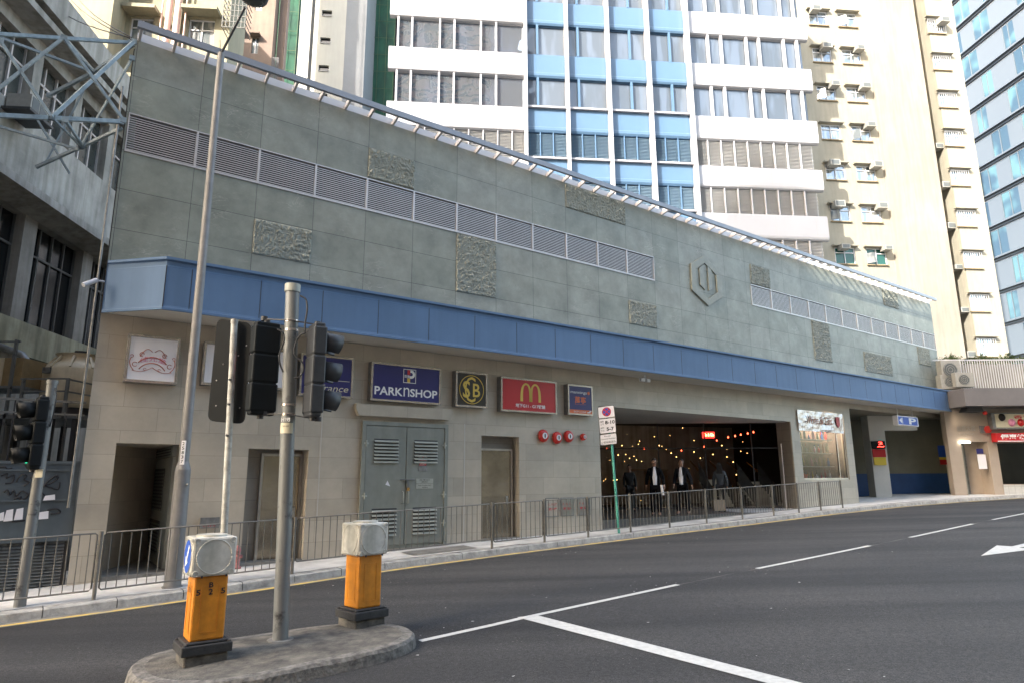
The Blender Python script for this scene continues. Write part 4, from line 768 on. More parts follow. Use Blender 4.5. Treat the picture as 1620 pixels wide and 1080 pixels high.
# ================================================================== RAILING
fn = lambda s: 12.22 + (s + 3) * .0 if s < 1 else 12.22 + (s - 1) * .07 if s < 5 else 12.5 + (s - 5) * .05 if s < 10 else min(13.1, 12.75 + (s - 10) * .05)
posts = [-4.8, -2.9, -.96, .98, 4.03, 8.56, 10.13, 11.6, 13.2, 14.85, 16.6, 18.4, 20.1, 21.6, 23.0, 24.5]
rl = thing('pedestrian_railing', W(8.56, fn(8.56), g(8.56) + .13), 0, 'long weathered steel pedestrian railing with thin upright bars along the kerb', 'railing'); ro = Vector(rl.location)
pz = lambda s: g(s) + .14
for s in posts:
    mb = MB(); mb.cyl(W(s, fn(s), pz(s) - .05) - ro, W(s, fn(s), pz(s) + .99) - ro, .028, n=10); mb.build('post', M['railing_steel'], rl)
    mb = MB(); 
for a, b in zip(posts, posts[1:]):
    mb = MB(); ht = .965; hb = .13 if not (a == 4.03) else .2
    p = lambda s, h: W(a + (b - a) * s, fn(a) + (fn(b) - fn(a)) * s, pz(a) + (pz(b) - pz(a)) * s + h) - ro
    L_ = b - a; e = .05 / L_
    mb.tube([p(e, hb + .03), p(e, ht - .03), p(e * 1.6, ht), p(1 - e * 1.6, ht), p(1 - e, ht - .03), p(1 - e, hb + .03), p(1 - e * 1.6, hb), p(e * 1.6, hb), p(e, hb + .03)], .014, n=6)
    if a == 4.03:
        for s in (.93, .96): pass
    n = int(L_ / .135)
    for i in range(1, n): t_ = i / n; mb.cyl(p(t_, hb), p(t_, ht), .0085, n=6, cap=False)
    mb.build('railing_panel', M['railing_steel'], rl)
    mb = MB(); mb.bar(p(0, .8), p(e, .8), .012); mb.bar(p(1 - e, .8), p(1, .8), .012); mb.bar(p(0, .25), p(e, .25), .012); mb.bar(p(1 - e, .25), p(1, .25), .012); mb.build('clip', M['galvanised'], rl)
# ================================================================== STREET FURNITURE
def leaning(base_s, base_n, h, top_px, zoff=.13):
    b = W(base_s, base_n, g(base_s) + zoff); t = at_depth(*top_px, b.y); return b, t
# street lamp
b = W(2.1, 12.55, g(2.1) + .12); top = at_depth(350, 85, b.y)
lamp = thing('street_lamp', b, 0, 'tall tapering grey street lamp with stepped base before the green facade', 'street lamp')
T = top - b; k = at_depth(297, 742, b.y) - b; f_ = lambda z: T * (z / T.z)
mb = MB(); mb.cyl((0, 0, 0), f_(k.z), .135, .125, 20); mb.cyl(f_(k.z), f_(k.z + .13), .125, .085, 20, cap=False); mb.cyl(f_(k.z + .13), T, .085, .062, 20); mb.build('column', M['lamp_grey'], lamp)
mb = MB(); mb.cyl((0, 0, -.02), (0, 0, .03), .16, n=20); mb.build('base_collar', M['lamp_grey'], lamp)
arm = at_depth(388, 12, b.y - .4) - b
mb = MB(); mb.tube([f_(T.z - .35), T, T.lerp(arm, .5) , arm], .025, 8); mb.tube([T + Vector((-.02, 0, 0)), T + Vector((-.05, 0, .3))], .008); mb.build('arm', M['signal_grey'], lamp)
mb = MB(); c = arm + Vector((.22, -.15, .1)); mb.ball(c, .26, sc=(1, 1, .45), n=16); mb.build('lantern', M['signal_grey'], lamp)
mb = MB(); mb.ball(c + Vector((0, 0, -.04)), .2, sc=(1, 1, .5), n=14); mb.build('lantern_glass', M['dull_glass'], lamp)
mb = MB(); z = k.z + .35; kk = at_depth(290, 715, b.y - .14) - b; mb.box(kk.x - .035, kk.x + .035, kk.y - .02, kk.y, kk.z - .2, kk.z + .2); pl = mb.build('number_plate', M['sign_white'], lamp)
mb = MB()
for i, ch in enumerate('25837'): text(mb, ch, kk.x - .02, kk.x + .02, kk.z + .15 - i * .075, kk.y - .022, h=.055, bold=.02)
mb.build('plate_digits', M['ink_black'], pl)
mb = MB(); mb.cyl(f_(k.z - .25) + Vector((.1, -.05, 0)), f_(k.z - .25) + Vector((.16, -.08, 0)), .02, n=8); mb.build('bolt', M['pole_grey'], lamp)
# signal head builder: local -y is the front (lens side)
def signal_head(loc, rz, label, lit=None, sc=1.0, board=False, mat_='signal_grey'):
    t = thing('traffic_signal_head', loc, rz, label, 'traffic light', 'traffic signal heads'); t.scale = (sc,) * 3
    mb = MB()
    for i in range(3): mb.box(-.15, .15, -.02, .13, i * .32 + .004, i * .32 + .316)
    mb.box(-.135, .135, 0, .12, -.035, 1.0); hb = mb.build('housing', M[mat_], t, bev=.02)
    for i, c in enumerate(('green', 'amber', 'red')):
        z = .16 + i * .32
        mb = MB(); mb.cyl((0, -.02, z), (0, -.035, z), .105, n=20); mb.build('lens', M['lens_green'] if lit == c == 'green' else M['lens_red'] if lit == c == 'red' else M['lens_dark'], t)
        mb = MB(); n = 22; vs = []; Lv = lambda a: .13 + .085 * (.5 + .5 * math.sin(a)) ** .5
        rng = [R(-55 + 290 * j / n) for j in range(n + 1)]
        for a in rng: vs += [(.118 * math.cos(a), -.02, z + .118 * math.sin(a)), (.122 * math.cos(a), -.02 - Lv(a), z + .122 * math.sin(a) - .02), (.112 * math.cos(a), -.02 - Lv(a), z + .112 * math.sin(a) - .02), (.108 * math.cos(a), -.02, z + .108 * math.sin(a))]
        mb.add(vs, [(4 * j + q, 4 * (j + 1) + q, 4 * (j + 1) + (q + 1) % 4, 4 * j + (q + 1) % 4) for j in range(n) for q in range(4)], 0, True); mb.build('visor', M[mat_], t)
    mb = MB(); mb.cyl((0, .055, -.035), (0, .055, -.07), .035, n=10); mb.mark(); mb.cyl((0, .055, 1.0), (0, .055, 1.03), .035, n=10); mb.pieces('end_bracket', M['dark_metal'], t)
    return t
# main signal pole
bp_ = W(2.42, 7.72, g(2.4) + .13); tp_ = at_depth(463, 455, bp_.y); T = tp_ - bp_
pole = thing('signal_pole', bp_, 0, 'stout grey traffic signal pole with a capped top between the two bollards', 'pole')
f_ = lambda z: T * (z / T.z)
mb = MB(); mb.cyl((0, 0, 0), f_(.62), .083, n=24); mb.cyl(f_(.62), T, .080, .080, n=24); mb.build('shaft', M['pole_grey'], pole)
mb = MB(); mb.cyl(T - Vector((0, 0, .06)), T + Vector((0, 0, .035)), .092, n=20); mb.build('cap', M['lv_light'], pole)
mb = MB(); mb.cyl((0, 0, -.02), (0, 0, .012), .14, n=18); mb.build('base_grout', M['gutter'], pole)
mb = MB()
zat = lambda v: (at_depth(450, v, bp_.y) - bp_).z
for v in (509, 523, 640, 655): z = zat(v); mb.cyl(f_(z - .012), f_(z + .012), .084, n=20); mb.mark()
mb.pieces('clamp_band', M['frame_steel'], pole)
mb = MB(); z = zat(677); c = f_(z); 
for i in range(8):
    a0_, a1_ = R(-150 + i * 15), R(-150 + (i + 1) * 15); rr = .0835
    mb.quad(c + Vector((rr * math.cos(a0_), rr * math.sin(a0_), -.06)), c + Vector((rr * math.cos(a1_), rr * math.sin(a1_), -.06)), c + Vector((rr * math.cos(a1_), rr * math.sin(a1_), .06)), c + Vector((rr * math.cos(a0_), rr * math.sin(a0_), .06)))
lab = mb.build('number_label', M['ink_cream'], pole)
mb = MB(); text(mb, 'H195', c.x - .05, c.x + .05, z + .095, c.y - .0865, h=.045, bold=.02); mb.build('painted_number', M['ink_white'], pole)
mb = MB(); text(mb, '2504 6000', c.x - .04, c.x + .04, z + .02, c.y - .0855, h=.02); mb.build('label_print', M['ink_black'], lab)
LOS = math.atan2(-bp_.x, bp_.y)
# right head: visors point right; left head: visors point left
zb_ = at_depth(505, 660, bp_.y).z; Hh = at_depth(505, 515, bp_.y).z - zb_; SCH = Hh / 1.03
pR_ = at_depth(501, 655, bp_.y - .0); pL_ = at_depth(409, 652, bp_.y + .05)
signal_head((pR_.x + .01, pR_.y, pR_.z), R(124), 'grey three lamp signal head with visors pointing right, fixed right of the thick pole', None, SCH)
signal_head((pL_.x, pL_.y, pL_.z), R(-138), 'black three lamp signal head with visors pointing left, fixed left of the thick pole', 'red', SCH, mat_='black_plate')
mb = MB()
for v, vv in ((509, 507), (655, 657)):
    z = zat(v); c = f_(z); l = at_depth(418, v - 4 + (3 if v > 600 else 0), bp_.y) - bp_; r_ = at_depth(503, v + 5 + (3 if v > 600 else 0), bp_.y) - bp_
    mb.bar(c + Vector((0, -.075, 0)), l, .022, .012); mb.bar(c + Vector((0, -.075, 0)), r_, .022, .012); mb.cyl(l - Vector((0, 0, .02)), l + Vector((0, 0, .03)), .04, n=10); mb.cyl(r_ - Vector((0, 0, .02)), r_ + Vector((0, 0, .03)), .04, n=10); mb.mark()
mb.pieces('bracket_arm', M['dark_metal'], pole)
def hang(mb, pts, r=.009, Y=None, m=0):
    P = [at_depth(u, v, Y) - bp_ for u, v in pts]; q = []
    for i in range(len(P) - 1):
        p0, p1, p2, p3 = P[max(i - 1, 0)], P[i], P[i + 1], P[min(i + 2, len(P) - 1)]
        for k in range(5):
            t_ = k / 5; q.append(.5 * ((2 * p1) + (p2 - p0) * t_ + (2 * p0 - 5 * p1 + 4 * p2 - p3) * t_ * t_ + (3 * p1 - p0 - 3 * p2 + p3) * t_ ** 3))
    mb.tube(q + [P[-1]], r, 6, m)
Yc = bp_.y - .12
mb = MB(); hang(mb, [(475, 468), (484, 474), (486, 490), (483, 510), (482, 525)], .011, Yc); hang(mb, [(439, 521), (448, 527), (449, 540), (442, 560), (443, 575), (448, 588)], .010, Yc); hang(mb, [(484, 526), (474, 531), (467, 545), (466, 560), (478, 573), (480, 585), (474, 595), (466, 597)], .010, Yc); mb.build('cable', M['cable'], pole)
# thin pole with black backed plate
bt = W(1.87, 8.1, g(1.87) + .13); tt = at_depth(371, 507, bt.y); T2 = tt - bt
tp = thing('sign_post', bt, 0, 'thin chipped off-white post with a tall black backed plate, behind the left bollard', 'sign')
mb = MB(); mb.cyl((0, 0, 0), T2, .038, n=14); mb.cyl(T2 - T2 * .01, T2 + Vector((0, 0, .01)), .042, n=14); mb.build('shaft', M['pole_pale'], tp)
Yp = bt.y + .06; C4 = [at_depth(u, v, Yp) - bt for u, v in ((344, 503), (398, 511), (386, 670), (328, 665))]
def rquad(C4, r=.12, n=5):
    out = []
    for i in range(4):
        p, a, b = C4[i], C4[i - 1], C4[(i + 1) % 4]; da = (a - p).normalized() * r; db = (b - p).normalized() * r
        for k in range(n + 1): t_ = k / n; out.append(p + da * (1 - t_) ** 2 + db * t_ ** 2)
    return out
Q = rquad(C4, .09); mb = MB(); n = len(Q); mb.add(Q + [p + Vector((0, .025, 0)) for p in Q], [tuple(range(n))[::-1], tuple(range(n, 2 * n))] + [(i, (i + 1) % n, n + (i + 1) % n, n + i) for i in range(n)]); plt = mb.build('plate', M['black_plate'], tp)
mb = MB()
for i in range(7):
    c = C4[0].lerp(C4[3], .85).lerp(C4[1].lerp(C4[2], .85), (.2, .85, .3, .7, .15, .9, .5)[i]) + Vector((0, 0, (0, 0, .5, .62, .3, .75, .1)[i])); mb.ball(c - Vector((0, .002, 0)), .009, n=6); mb.mark()
mb.pieces('rivet', M['pale_metal'], plt)
mb = MB()
for z in (.62, .72, .8): mb.cyl(T2 * z + Vector((0, -.035, 0)), T2 * z + Vector((0.0, -.06, 0)), .014, n=8)
mb.build('bolt', M['dark_metal'], tp)
# ---- bollards
def bollard(loc, rz, label, kx, ky, H, arrow, txt):
    t = thing('guide_bollard', loc, rz, label, 'bollard', 'illuminated guide bollards on the island')
    w2, d2 = kx / 2, ky / 2
    mb = MB(); mb.box(-w2 * .98, w2 * .98, -d2 * .98, d2 * .98, -.06, .05); mb.build('concrete_plinth', M['island_top'], t, bev=.02)
    mb = MB(); mb.box(-w2 * 1.12, w2 * 1.12, -d2 * 1.12, d2 * 1.12, .05, .14); mb.box(-w2 * .95, w2 * .95, -d2 * .95, d2 * .95, .14, .165)
    for sx in (-1, 1):
        for sy in (-1, 1): mb.cyl((sx * w2 * .98, sy * d2 * .98, .14), (sx * w2 * .98, sy * d2 * .98, .155), .02, n=6)
    mb.build('rubber_base', M['rubber'], t, bev=.015)
    zs = H - .385; o = .77
    mb = MB(); a, b = w2 * o * 1.0, d2 * o
    mb.box(-a, a, -b, b, .165, zs)
    mb.build('orange_shell', M['yellow_plastic'], t, bev=.02)
    mb = MB()
    for sgn, (hw, dd_, ax) in (((1, (a, b, 0))), ((1, (b, a, 1)))):
        mb.mark()
        for (p0, p1, q0, q1) in ((-hw * .55, hw * .55, zs - .1, zs - .092), (-hw * .55, hw * .55, .24, .248), (-hw * .55, -hw * .55 + .008, .248, zs - .1), (hw * .55 - .008, hw * .55, .248, zs - .1)):
            if ax == 0: mb.box(p0, p1, -dd_ - .004, -dd_ + .002, q0, q1)
            else: mb.box(-dd_ - .004, -dd_ + .002, p0, p1, q0, q1)
    mb.pieces('panel_rib', M['yellow_plastic'], t)
    mb = MB(); mb.box(-w2, w2, -d2, d2, zs, H - .012); bx = mb.build('white_lantern_box', M['white_plastic'], t, bev=.022)
    mb = MB(); mb.cyl((0, 0, H - .013), (0, 0, H + .006), min(w2, d2) * .75, n=28); mb.build('lid_disc', M['white_plastic'], bx)
    zc = (zs + H) / 2 - .006; mb = MB(); r_ = .165
    for (ax, off_, hw) in ((0, -d2 - .001, w2), (1, -w2 - .001, d2)):
        rr = min(r_, hw * .86)
        P = [(rr * math.cos(2 * math.pi * k / 36), zc + r_ * math.sin(2 * math.pi * k / 36)) for k in range(37)]
        mb.tube([(p, off_, q) if ax == 0 else (off_, p, q) for p, q in P], .0055, 6)
        for sx in (-1, 1):
            for sz in (-1, 1):
                P = [(sx * hw * .8 + .024 * math.cos(2 * math.pi * k / 12), zc + sz * .155 + .024 * math.sin(2 * math.pi * k / 12)) for k in range(13)]
                mb.tube([(p, off_, q) if ax == 0 else (off_, p, q) for p, q in P], .005, 5)
    mb.build('moulded_ring', M['white_plastic'], bx)
    mb = MB()
    for sx in (-.5, .6): mb.box(sx * w2 - .008, sx * w2 + .008, -d2 - .006, -d2 + .004, zs - .012, zs + .01)
    mb.build('clip', M['dark_metal'], bx)
    if arrow:
        mb = MB(); X = -w2 - .006; rr = .158; mb.add([(X, rr * math.cos(2 * math.pi * k / 32), zc + rr * math.sin(2 * math.pi * k / 32)) for k in range(32)], [tuple(range(32))]); ds = mb.build('blue_disc', M['ink_blue'], bx)
        # arrow pointing down-left as seen from the left (local +y is left there)
        mb = MB(); X -= .003
        d = Vector((.5, -.86)).normalized(); p = Vector((-d.y, d.x))
        A = lambda a, b: (X, (d * a + p * b).x, zc + (d * a + p * b).y)
        mb.add([A(-.12, -.022), A(-.12, .022), A(.03, .022), A(.03, .06), A(.12, 0), A(.03, -.06), A(.03, -.022)], [(0, 1, 2, 6), (3, 4, 5)]); mb.build('white_arrow', M['ink_white'], ds)
    if txt:
        mb = MB(); y = -b - .006; text(mb, 'B', -.02, .02, zs - .085, y, h=.05, bold=.03)
        for ch, x in (('5', -.72), ('2', 0), ('5', .72)):
            mb.mark(); text(mb, ch, x * a - .02, x * a + .02, zs - .15, y, h=.055, bold=.02)
        mb.mark(); nn = len(mb.v); m2 = MB(); text(m2, '1', -.007, .007, zs - .08, 0, h=.04, bold=.02); text(m2, '525', -.05, .05, zs - .135, 0, h=.045, bold=.01)
        mb.add([(-a - .006, -v.x, v.z) for v in m2.v], m2.f); mb.pieces('stencil_number', M['ink_black'], t)
    return t
def gp(u, v, h): s, n = G2(u, v, h); return W(s, n, g(s) + h)
bl = gp(319, 1036, .17); bollard((bl.x, bl.y, bl.z), R(36.5), 'orange guide bollard with blue arrow disc and stencilled number on the island', .415, .39, 1.155, True, True)
br_ = gp(572, 981, .17); bollard((br_.x, br_.y, br_.z), R(44), 'plain orange guide bollard with a blank white box, near the right tip of the island', .41, .41, 1.145, False, False)
# left edge signal pole
bq = W(.08, 12.42, g(.08) + .12); tq = at_depth(83, 603, bq.y); T3 = tq - bq
lp = thing('signal_pole', bq, 0, 'grey traffic signal pole with a yellow label at the left edge of the picture', 'pole')
mb = MB(); mb.cyl((0, 0, 0), T3, .078, .07, n=18); mb.cyl(T3 - T3 * .012, T3 + Vector((0, 0, .02)), .08, n=18); mb.build('shaft', M['pole_grey'], lp)
mb = MB(); 
for v in (632, 640, 710, 718): z = (at_depth(70, v, bq.y) - bq).z; c = T3 * (z / T3.z); mb.cyl(c, c + Vector((0, 0, .015)), .077, n=14); mb.mark()
mb.pieces('clamp_band', M['pole_grey'], lp)
mb = MB(); c = at_depth(62, 748, bq.y - .08) - bq; mb.box(c.x - .055, c.x + .055, c.y - .006, c.y, c.z - .06, c.z + .06); mb.build('number_label', M['ink_cream'], lp)
mb = MB(); c = T3 * .97; mb.tube([c + Vector((.07, -.02, 0)), c + Vector((.11, -.02, -.1)), c + Vector((.1, -.02, -.4)), c + Vector((.07, -.02, -.6))], .008); mb.build('cable', M['cable'], lp)
hz = at_depth(44, 738, bq.y - .1); Hs = (at_depth(44, 628, bq.y).z - hz.z)
signal_head((hz.x, hz.y, hz.z), R(-45), 'black signal head showing green, beside the leftmost grey pole', 'green', Hs / 1.0, mat_='black_plate')
# no stopping sign
bs = W(12.85, 13.0, g(12.85) + .13); ts = at_depth(958, 645, bs.y); 
ns_ = thing('no_stopping_sign', bs, 0, 'teal green post carrying three white plates with a no stopping roundel', 'road sign')
mid = at_depth(968, 704, bs.y) - bs; T4 = ts - bs
mb = MB(); mb.cyl((0, 0, 0), mid, .034, n=12); mb.cyl(mid, T4, .034, n=12); mb.build('post', M['green_paint'], ns_)
def plate(c4, m='sign_white', nm='plate', inset_=.012):
    Yp = bs.y - .06; C = [at_depth(u, v, Yp) - bs for u, v in c4]
    Q = rquad(C, .03, 3); n = len(Q); mb = MB(); mb.add(Q + [p + Vector((0, .015, 0)) for p in Q], [tuple(range(n))[::-1], tuple(range(n, 2 * n))] + [(i, (i + 1) % n, n + (i + 1) % n, n + i) for i in range(n)]); o = mb.build(nm, M['ink_black'], ns_)
    ce = sum(C, Vector()) / 4; Q2 = [p + (ce - p).normalized() * inset_ - Vector((0, .004, 0)) for p in Q]; mb = MB(); mb.add(Q2, [tuple(range(n))[::-1]]); mb.build('plate_face', M[m], o)
    ux = (C[1] - C[0]); uz = (C[0] - C[3]); org = C[3]
    def loc(mb2, dy=-.007):
        ww, hh = ux.length, uz.length
        mb2.v = [org + ux * (v.x / ww) + uz * (v.z / hh) + Vector((0, dy, 0)) for v in mb2.v]; return mb2
    return o, ux.length, uz.length, loc
o, w_, h_, lc = plate([(945.3, 643.5), (971, 640), (973.3, 658.5), (947, 661.5)])
def disc(cx, cz, r, n=24): return [(cx + r * math.cos(2 * math.pi * k / n), 0, cz + r * math.sin(2 * math.pi * k / n)) for k in range(n)]
mb = MB(); mb.add(disc(w_ * .52, h_ / 2, h_ * .40), [tuple(range(24))[::-1]]); lc(mb, -.006).build('red_roundel', M['ink_red'], o)
mb = MB(); 
for q_ in range(4):
    a0_ = q_ * 90 - 45 + 13; pts = [(w_ * .52 + h_ * .055 * math.cos(R(q_ * 90)), 0, h_ / 2 + h_ * .055 * math.sin(R(q_ * 90)))] + [(w_ * .52 + h_ * .31 * math.cos(R(a0_ + 64 * j / 6)), 0, h_ / 2 + h_ * .31 * math.sin(R(a0_ + 64 * j / 6))) for j in range(7)]
    mb.add(pts, [tuple(range(8))[::-1]])
lc(mb, -.009).build('blue_quadrants', M['ink_blue'], o)
o, w_, h_, lc = plate([(947.2, 662.3), (973.4, 659.3), (975, 682.8), (949, 685.8)])
mb = MB(); text(mb, '8-10', w_ * .36, w_ * .94, h_ * .72, 0, h=h_ * .24, bold=.03); text(mb, '5-7', w_ * .42, w_ * .86, h_ * .27, 0, h=h_ * .24, bold=.03)
text(mb, 'am', w_ * .08, w_ * .28, h_ * .8, 0, h=h_ * .09, bold=.02); text(mb, '上午', w_ * .06, w_ * .3, h_ * .63, 0, h=h_ * .13); text(mb, 'pm', w_ * .08, w_ * .28, h_ * .37, 0, h=h_ * .1, bold=.02); text(mb, '下午', w_ * .06, w_ * .3, h_ * .18, 0, h=h_ * .13); lc(mb).build('lettering', M['ink_black'], o)
o, w_, h_, lc = plate([(948.6, 687.2), (975, 684), (976.2, 701), (949.8, 704)])
mb = MB(); text(mb, 'Except', w_ * .28, w_ * .66, h_ * .8, 0, h=h_ * .17); text(mb, 'General Holidays', w_ * .06, w_ * .94, h_ * .54, 0, h=h_ * .17); text(mb, '公眾假期除外', w_ * .06, w_ * .94, h_ * .22, 0, h=h_ * .24); lc(mb).build('lettering', M['ink_black'], o)
# ================================================================== PEOPLE
def skin(name, J, edges, m, parent, root, sub=2):
    ks = list(J); me = bpy.data.meshes.new(name); me.from_pydata([J[k][0] for k in ks], [(ks.index(a), ks.index(b)) for a, b in edges], [])
    o = bpy.data.objects.new(name, me); col.objects.link(o); md = o.modifiers.new('s', 'SKIN'); sl = me.skin_vertices[0].data
    for i, k in enumerate(ks):
        r = J[k][1]; sl[i].radius = r if isinstance(r, tuple) else (r, r); sl[i].use_root = (k == root)
    sb = o.modifiers.new('u', 'SUBSURF'); sb.levels = sb.render_levels = sub
    dg = bpy.context.evaluated_depsgraph_get(); dg.update(); nm = bpy.data.meshes.new_from_object(o.evaluated_get(dg)); bpy.data.objects.remove(o)
    for p in nm.polygons: p.use_smooth = True
    nm.materials.clear(); nm.materials.append(m); o = bpy.data.objects.new(name, nm); col.objects.link(o); o.parent = parent; return o
def person(loc, rz, H, label, jacket='suit', trousers='suit', shirt=True, step=.14, armL=(0, 0), armR=(0, 0), hold=None, hair='short', skirt=False):
    t = thing('person', loc, rz, label, 'person'); k = H / 1.75; t.scale = (k,) * 3
    V = lambda *p: Vector(p)
    J = {'pel': (V(0, 0, .95), .085), 'bel': (V(0, 0, 1.1), .09), 'che': (V(0, 0, 1.3), (.14, .11)), 'nk0': (V(0, -.005, 1.45), .07), 'nk1': (V(0, -.015, 1.53), .055), 'hd0': (V(0, -.025, 1.60), (.068, .078)), 'hd1': (V(0, -.015, 1.68), (.074, .09)), 'hd2': (V(0, -.01, 1.73), (.05, .06)), 'nose': (V(0, -.118, 1.625), .012)}
    E_ = [('pel', 'bel'), ('bel', 'che'), ('che', 'nk0'), ('nk0', 'nk1'), ('nk1', 'hd0'), ('hd0', 'hd1'), ('hd1', 'hd2'), ('hd0', 'nose')]
    for sx, nm_, arm in ((-1, 'L', armL), (1, 'R', armR)):
        st = step * sx
        J['hip' + nm_] = (V(.085 * sx, 0, .9), .065); J['kn' + nm_] = (V(.10 * sx, -st * .45 - .02, .5), .06); J['an' + nm_] = (V(.10 * sx, -st, .09), .042); J['to' + nm_] = (V(.12 * sx, -st - .15, .035), .035)
        E_ += [('pel', 'hip' + nm_), ('hip' + nm_, 'kn' + nm_), ('kn' + nm_, 'an' + nm_), ('an' + nm_, 'to' + nm_)]
        fx, fy = arm; el = V((.225 + fx * .5) * sx, -fy * .3 + .02, 1.14); wr = V((.23 + fx) * sx, -fy - .04, .90 + abs(fy) * .25)
        J['sh' + nm_] = (V(.165 * sx, 0, 1.40), .06); J['el' + nm_] = (el, .045); J['wr' + nm_] = (wr, .028)
        d = (wr - el).normalized(); pm = wr + d * .06; J['pm' + nm_] = (pm, (.036, .02)); E_ += [('che', 'sh' + nm_), ('sh' + nm_, 'el' + nm_), ('el' + nm_, 'wr' + nm_), ('wr' + nm_, 'pm' + nm_)]
        for f in range(4):
            q = pm + d * .04 + V(0, (f - 1.5) * .018, 0); tip = q + d * (.05, .058, .052, .04)[f] + V(-.018 * sx, 0, 0)
            J['f%d%s' % (f, nm_)] = (q, .008); J['g%d%s' % (f, nm_)] = (tip, .007); E_ += [('pm' + nm_, 'f%d%s' % (f, nm_)), ('f%d%s' % (f, nm_), 'g%d%s' % (f, nm_))]
        th = wr + d * .03 + V(-.01 * sx, -.04, 0); J['th' + nm_] = (th, .009); J['ti' + nm_] = (th + d * .035 + V(0, -.012, 0), .008); E_ += [('wr' + nm_, 'th' + nm_), ('th' + nm_, 'ti' + nm_)]
    skin('body', J, E_, M['skin'], t, 'pel')
    # jacket
    K = {a: (J[a][0].copy(), r) for a, r in (('bel', (.14, .12)), ('che', (.15, .125)), ('nk0', (.085, .08)))}; K['hem'] = (V(0, 0, .80), (.14, .12)); K['mid'] = (V(0, 0, .92), (.15, .125)); ed = [('hem', 'mid'), ('mid', 'bel'), ('bel', 'che'), ('che', 'nk0')]
    for n in 'LR': K['sh' + n] = (J['sh' + n][0], .082); K['el' + n] = (J['el' + n][0], .062); K['wr' + n] = (J['wr' + n][0], .046); ed += [('che', 'sh' + n), ('sh' + n, 'el' + n), ('el' + n, 'wr' + n)]
    jk = skin('jacket' if shirt else 'top', K, ed, M[jacket], t, 'che')
    K = {'pel': (V(0, 0, .93), (.15, .12))}; ed = []
    for n in 'LR': K['hip' + n] = (J['hip' + n][0], .105); K['kn' + n] = (J['kn' + n][0], .078); K['an' + n] = (J['an' + n][0], .065); ed += [('pel', 'hip' + n), ('hip' + n, 'kn' + n), ('kn' + n, 'an' + n)]
    skin('trousers', K, ed, M[trousers], t, 'pel')
    for sx, n in ((-1, 'L'), (1, 'R')):
        a = J['an' + n][0]; skin('shoe', {'h': (a + V(0, .05, -.045), .04), 'm': (a + V(0, -.06, -.05), .042), 't': (a + V(.02 * sx, -.19, -.06), .03)}, [('h', 'm'), ('m', 't')], M['hair'], t, 'm', 1)
    if shirt:
        mb = MB(); zs_ = [.95, 1.05, 1.15, 1.25, 1.35, 1.44, 1.5]; ws = [.055, .062, .07, .075, .07, .05, .035]; ys = [-.155, -.155, -.158, -.158, -.145, -.115, -.085]; vs = []
        for z, w1, y1 in zip(zs_, ws, ys): vs += [(-w1, y1 + .02, z), (-w1 * .5, y1 - .008, z), (0, y1 - .014, z), (w1 * .5, y1 - .008, z), (w1, y1 + .02, z)]
        mb.add(vs, [(j * 5 + i, j * 5 + i + 1, (j + 1) * 5 + i + 1, (j + 1) * 5 + i) for j in range(6) for i in range(4)], 0, True); mb.build('shirt', M['shirt'], t)
        for sx in (-1, 1):
            mb = MB(); mb.add([(sx * .03, -.125, 1.52), (sx * .09, -.06, 1.5), (sx * .11, -.135, 1.36), (sx * .08, -.165, 1.24), (sx * .068, -.168, 1.2)], [(0, 1, 2, 3, 4) if sx < 0 else (4, 3, 2, 1, 0)]); mb.build('lapel', M[jacket], t)
    # hair, ears, eyes, mouth
    mb = MB(); vs = []; n = 16
    for j in range(8):
        ph = j / 7 * (R(95) if hair == 'short' else R(120))
        for i in range(n):
            a = 2 * math.pi * i / n; fr_ = max(0, -math.sin(a)); p2 = ph * (1 - .42 * fr_); vs.append((.083 * math.sin(p2) * math.cos(a), .0 + .100 * math.sin(p2) * math.sin(a), 1.665 + .105 * math.cos(p2)))
    mb.add(vs, [(j * n + i, j * n + (i + 1) % n, (j + 1) * n + (i + 1) % n, (j + 1) * n + i) for j in range(7) for i in range(n)], 0, True)
    if hair == 'long': mb.prism([(-.09, 1.72), (.09, 1.72), (.11, 1.38), (-.11, 1.38)], .0, .1)
    mb.build('hair', M['hair'], t)
    for sx in (-1, 1):
        mb = MB(); mb.ball((sx * .03, -.098, 1.65), .009, n=6); mb.build('eye', M['ink_black'], t)
        mb = MB(); mb.ball((sx * .078, .005, 1.64), .022, n=8, sc=(.5, 1, 1.4)); mb.build('ear', M['skin'], t)
    mb = MB(); mb.box(-.022, .022, -.104, -.097, 1.583, 1.59); mb.build('mouth', M['ink_rust'], t)
    return t
zfl = .82
def at(u, Y): r = ray(u, 757); return (r.x * Y, Y, zfl)
person(at(1036, 20.55), R(-12), 1.72, 'man in black suit and open white shirt holding a rolled white paper', armL=(.04, -.12), armR=(.04, .12), step=.2)
pw = at(1047.5, 20.3); rp = thing('paper_roll', (pw[0], pw[1], zfl + .8), 0, 'rolled white paper held in the hand of the left man in a black suit', 'paper'); mb = MB(); mb.cyl((0, 0, -.17), (-.03, 0, .13), .045, .04, 14); rp0 = mb.build('roll', M['sign_white'], rp)
person(at(1079, 21.2), R(-28), 1.72, 'man in black suit and white shirt with no paper, right of the man holding paper', armL=(-.01, .16), armR=(.06, -.1), step=-.24, jacket='charcoal')
person(at(996, 23.6), R(5), 1.6, 'person in dark clothes standing deep in the shadow left of the two suited men', jacket='hair', trousers='hair', shirt=False, step=.05)
person(at(1139, 22.9), R(160), 1.62, 'person with long dark hair in a grey top and pale shoulder strap, near the escalator', jacket='grey_cloth', trousers='hair', shirt=False, step=.1, hair='long', armR=(.02, .1))
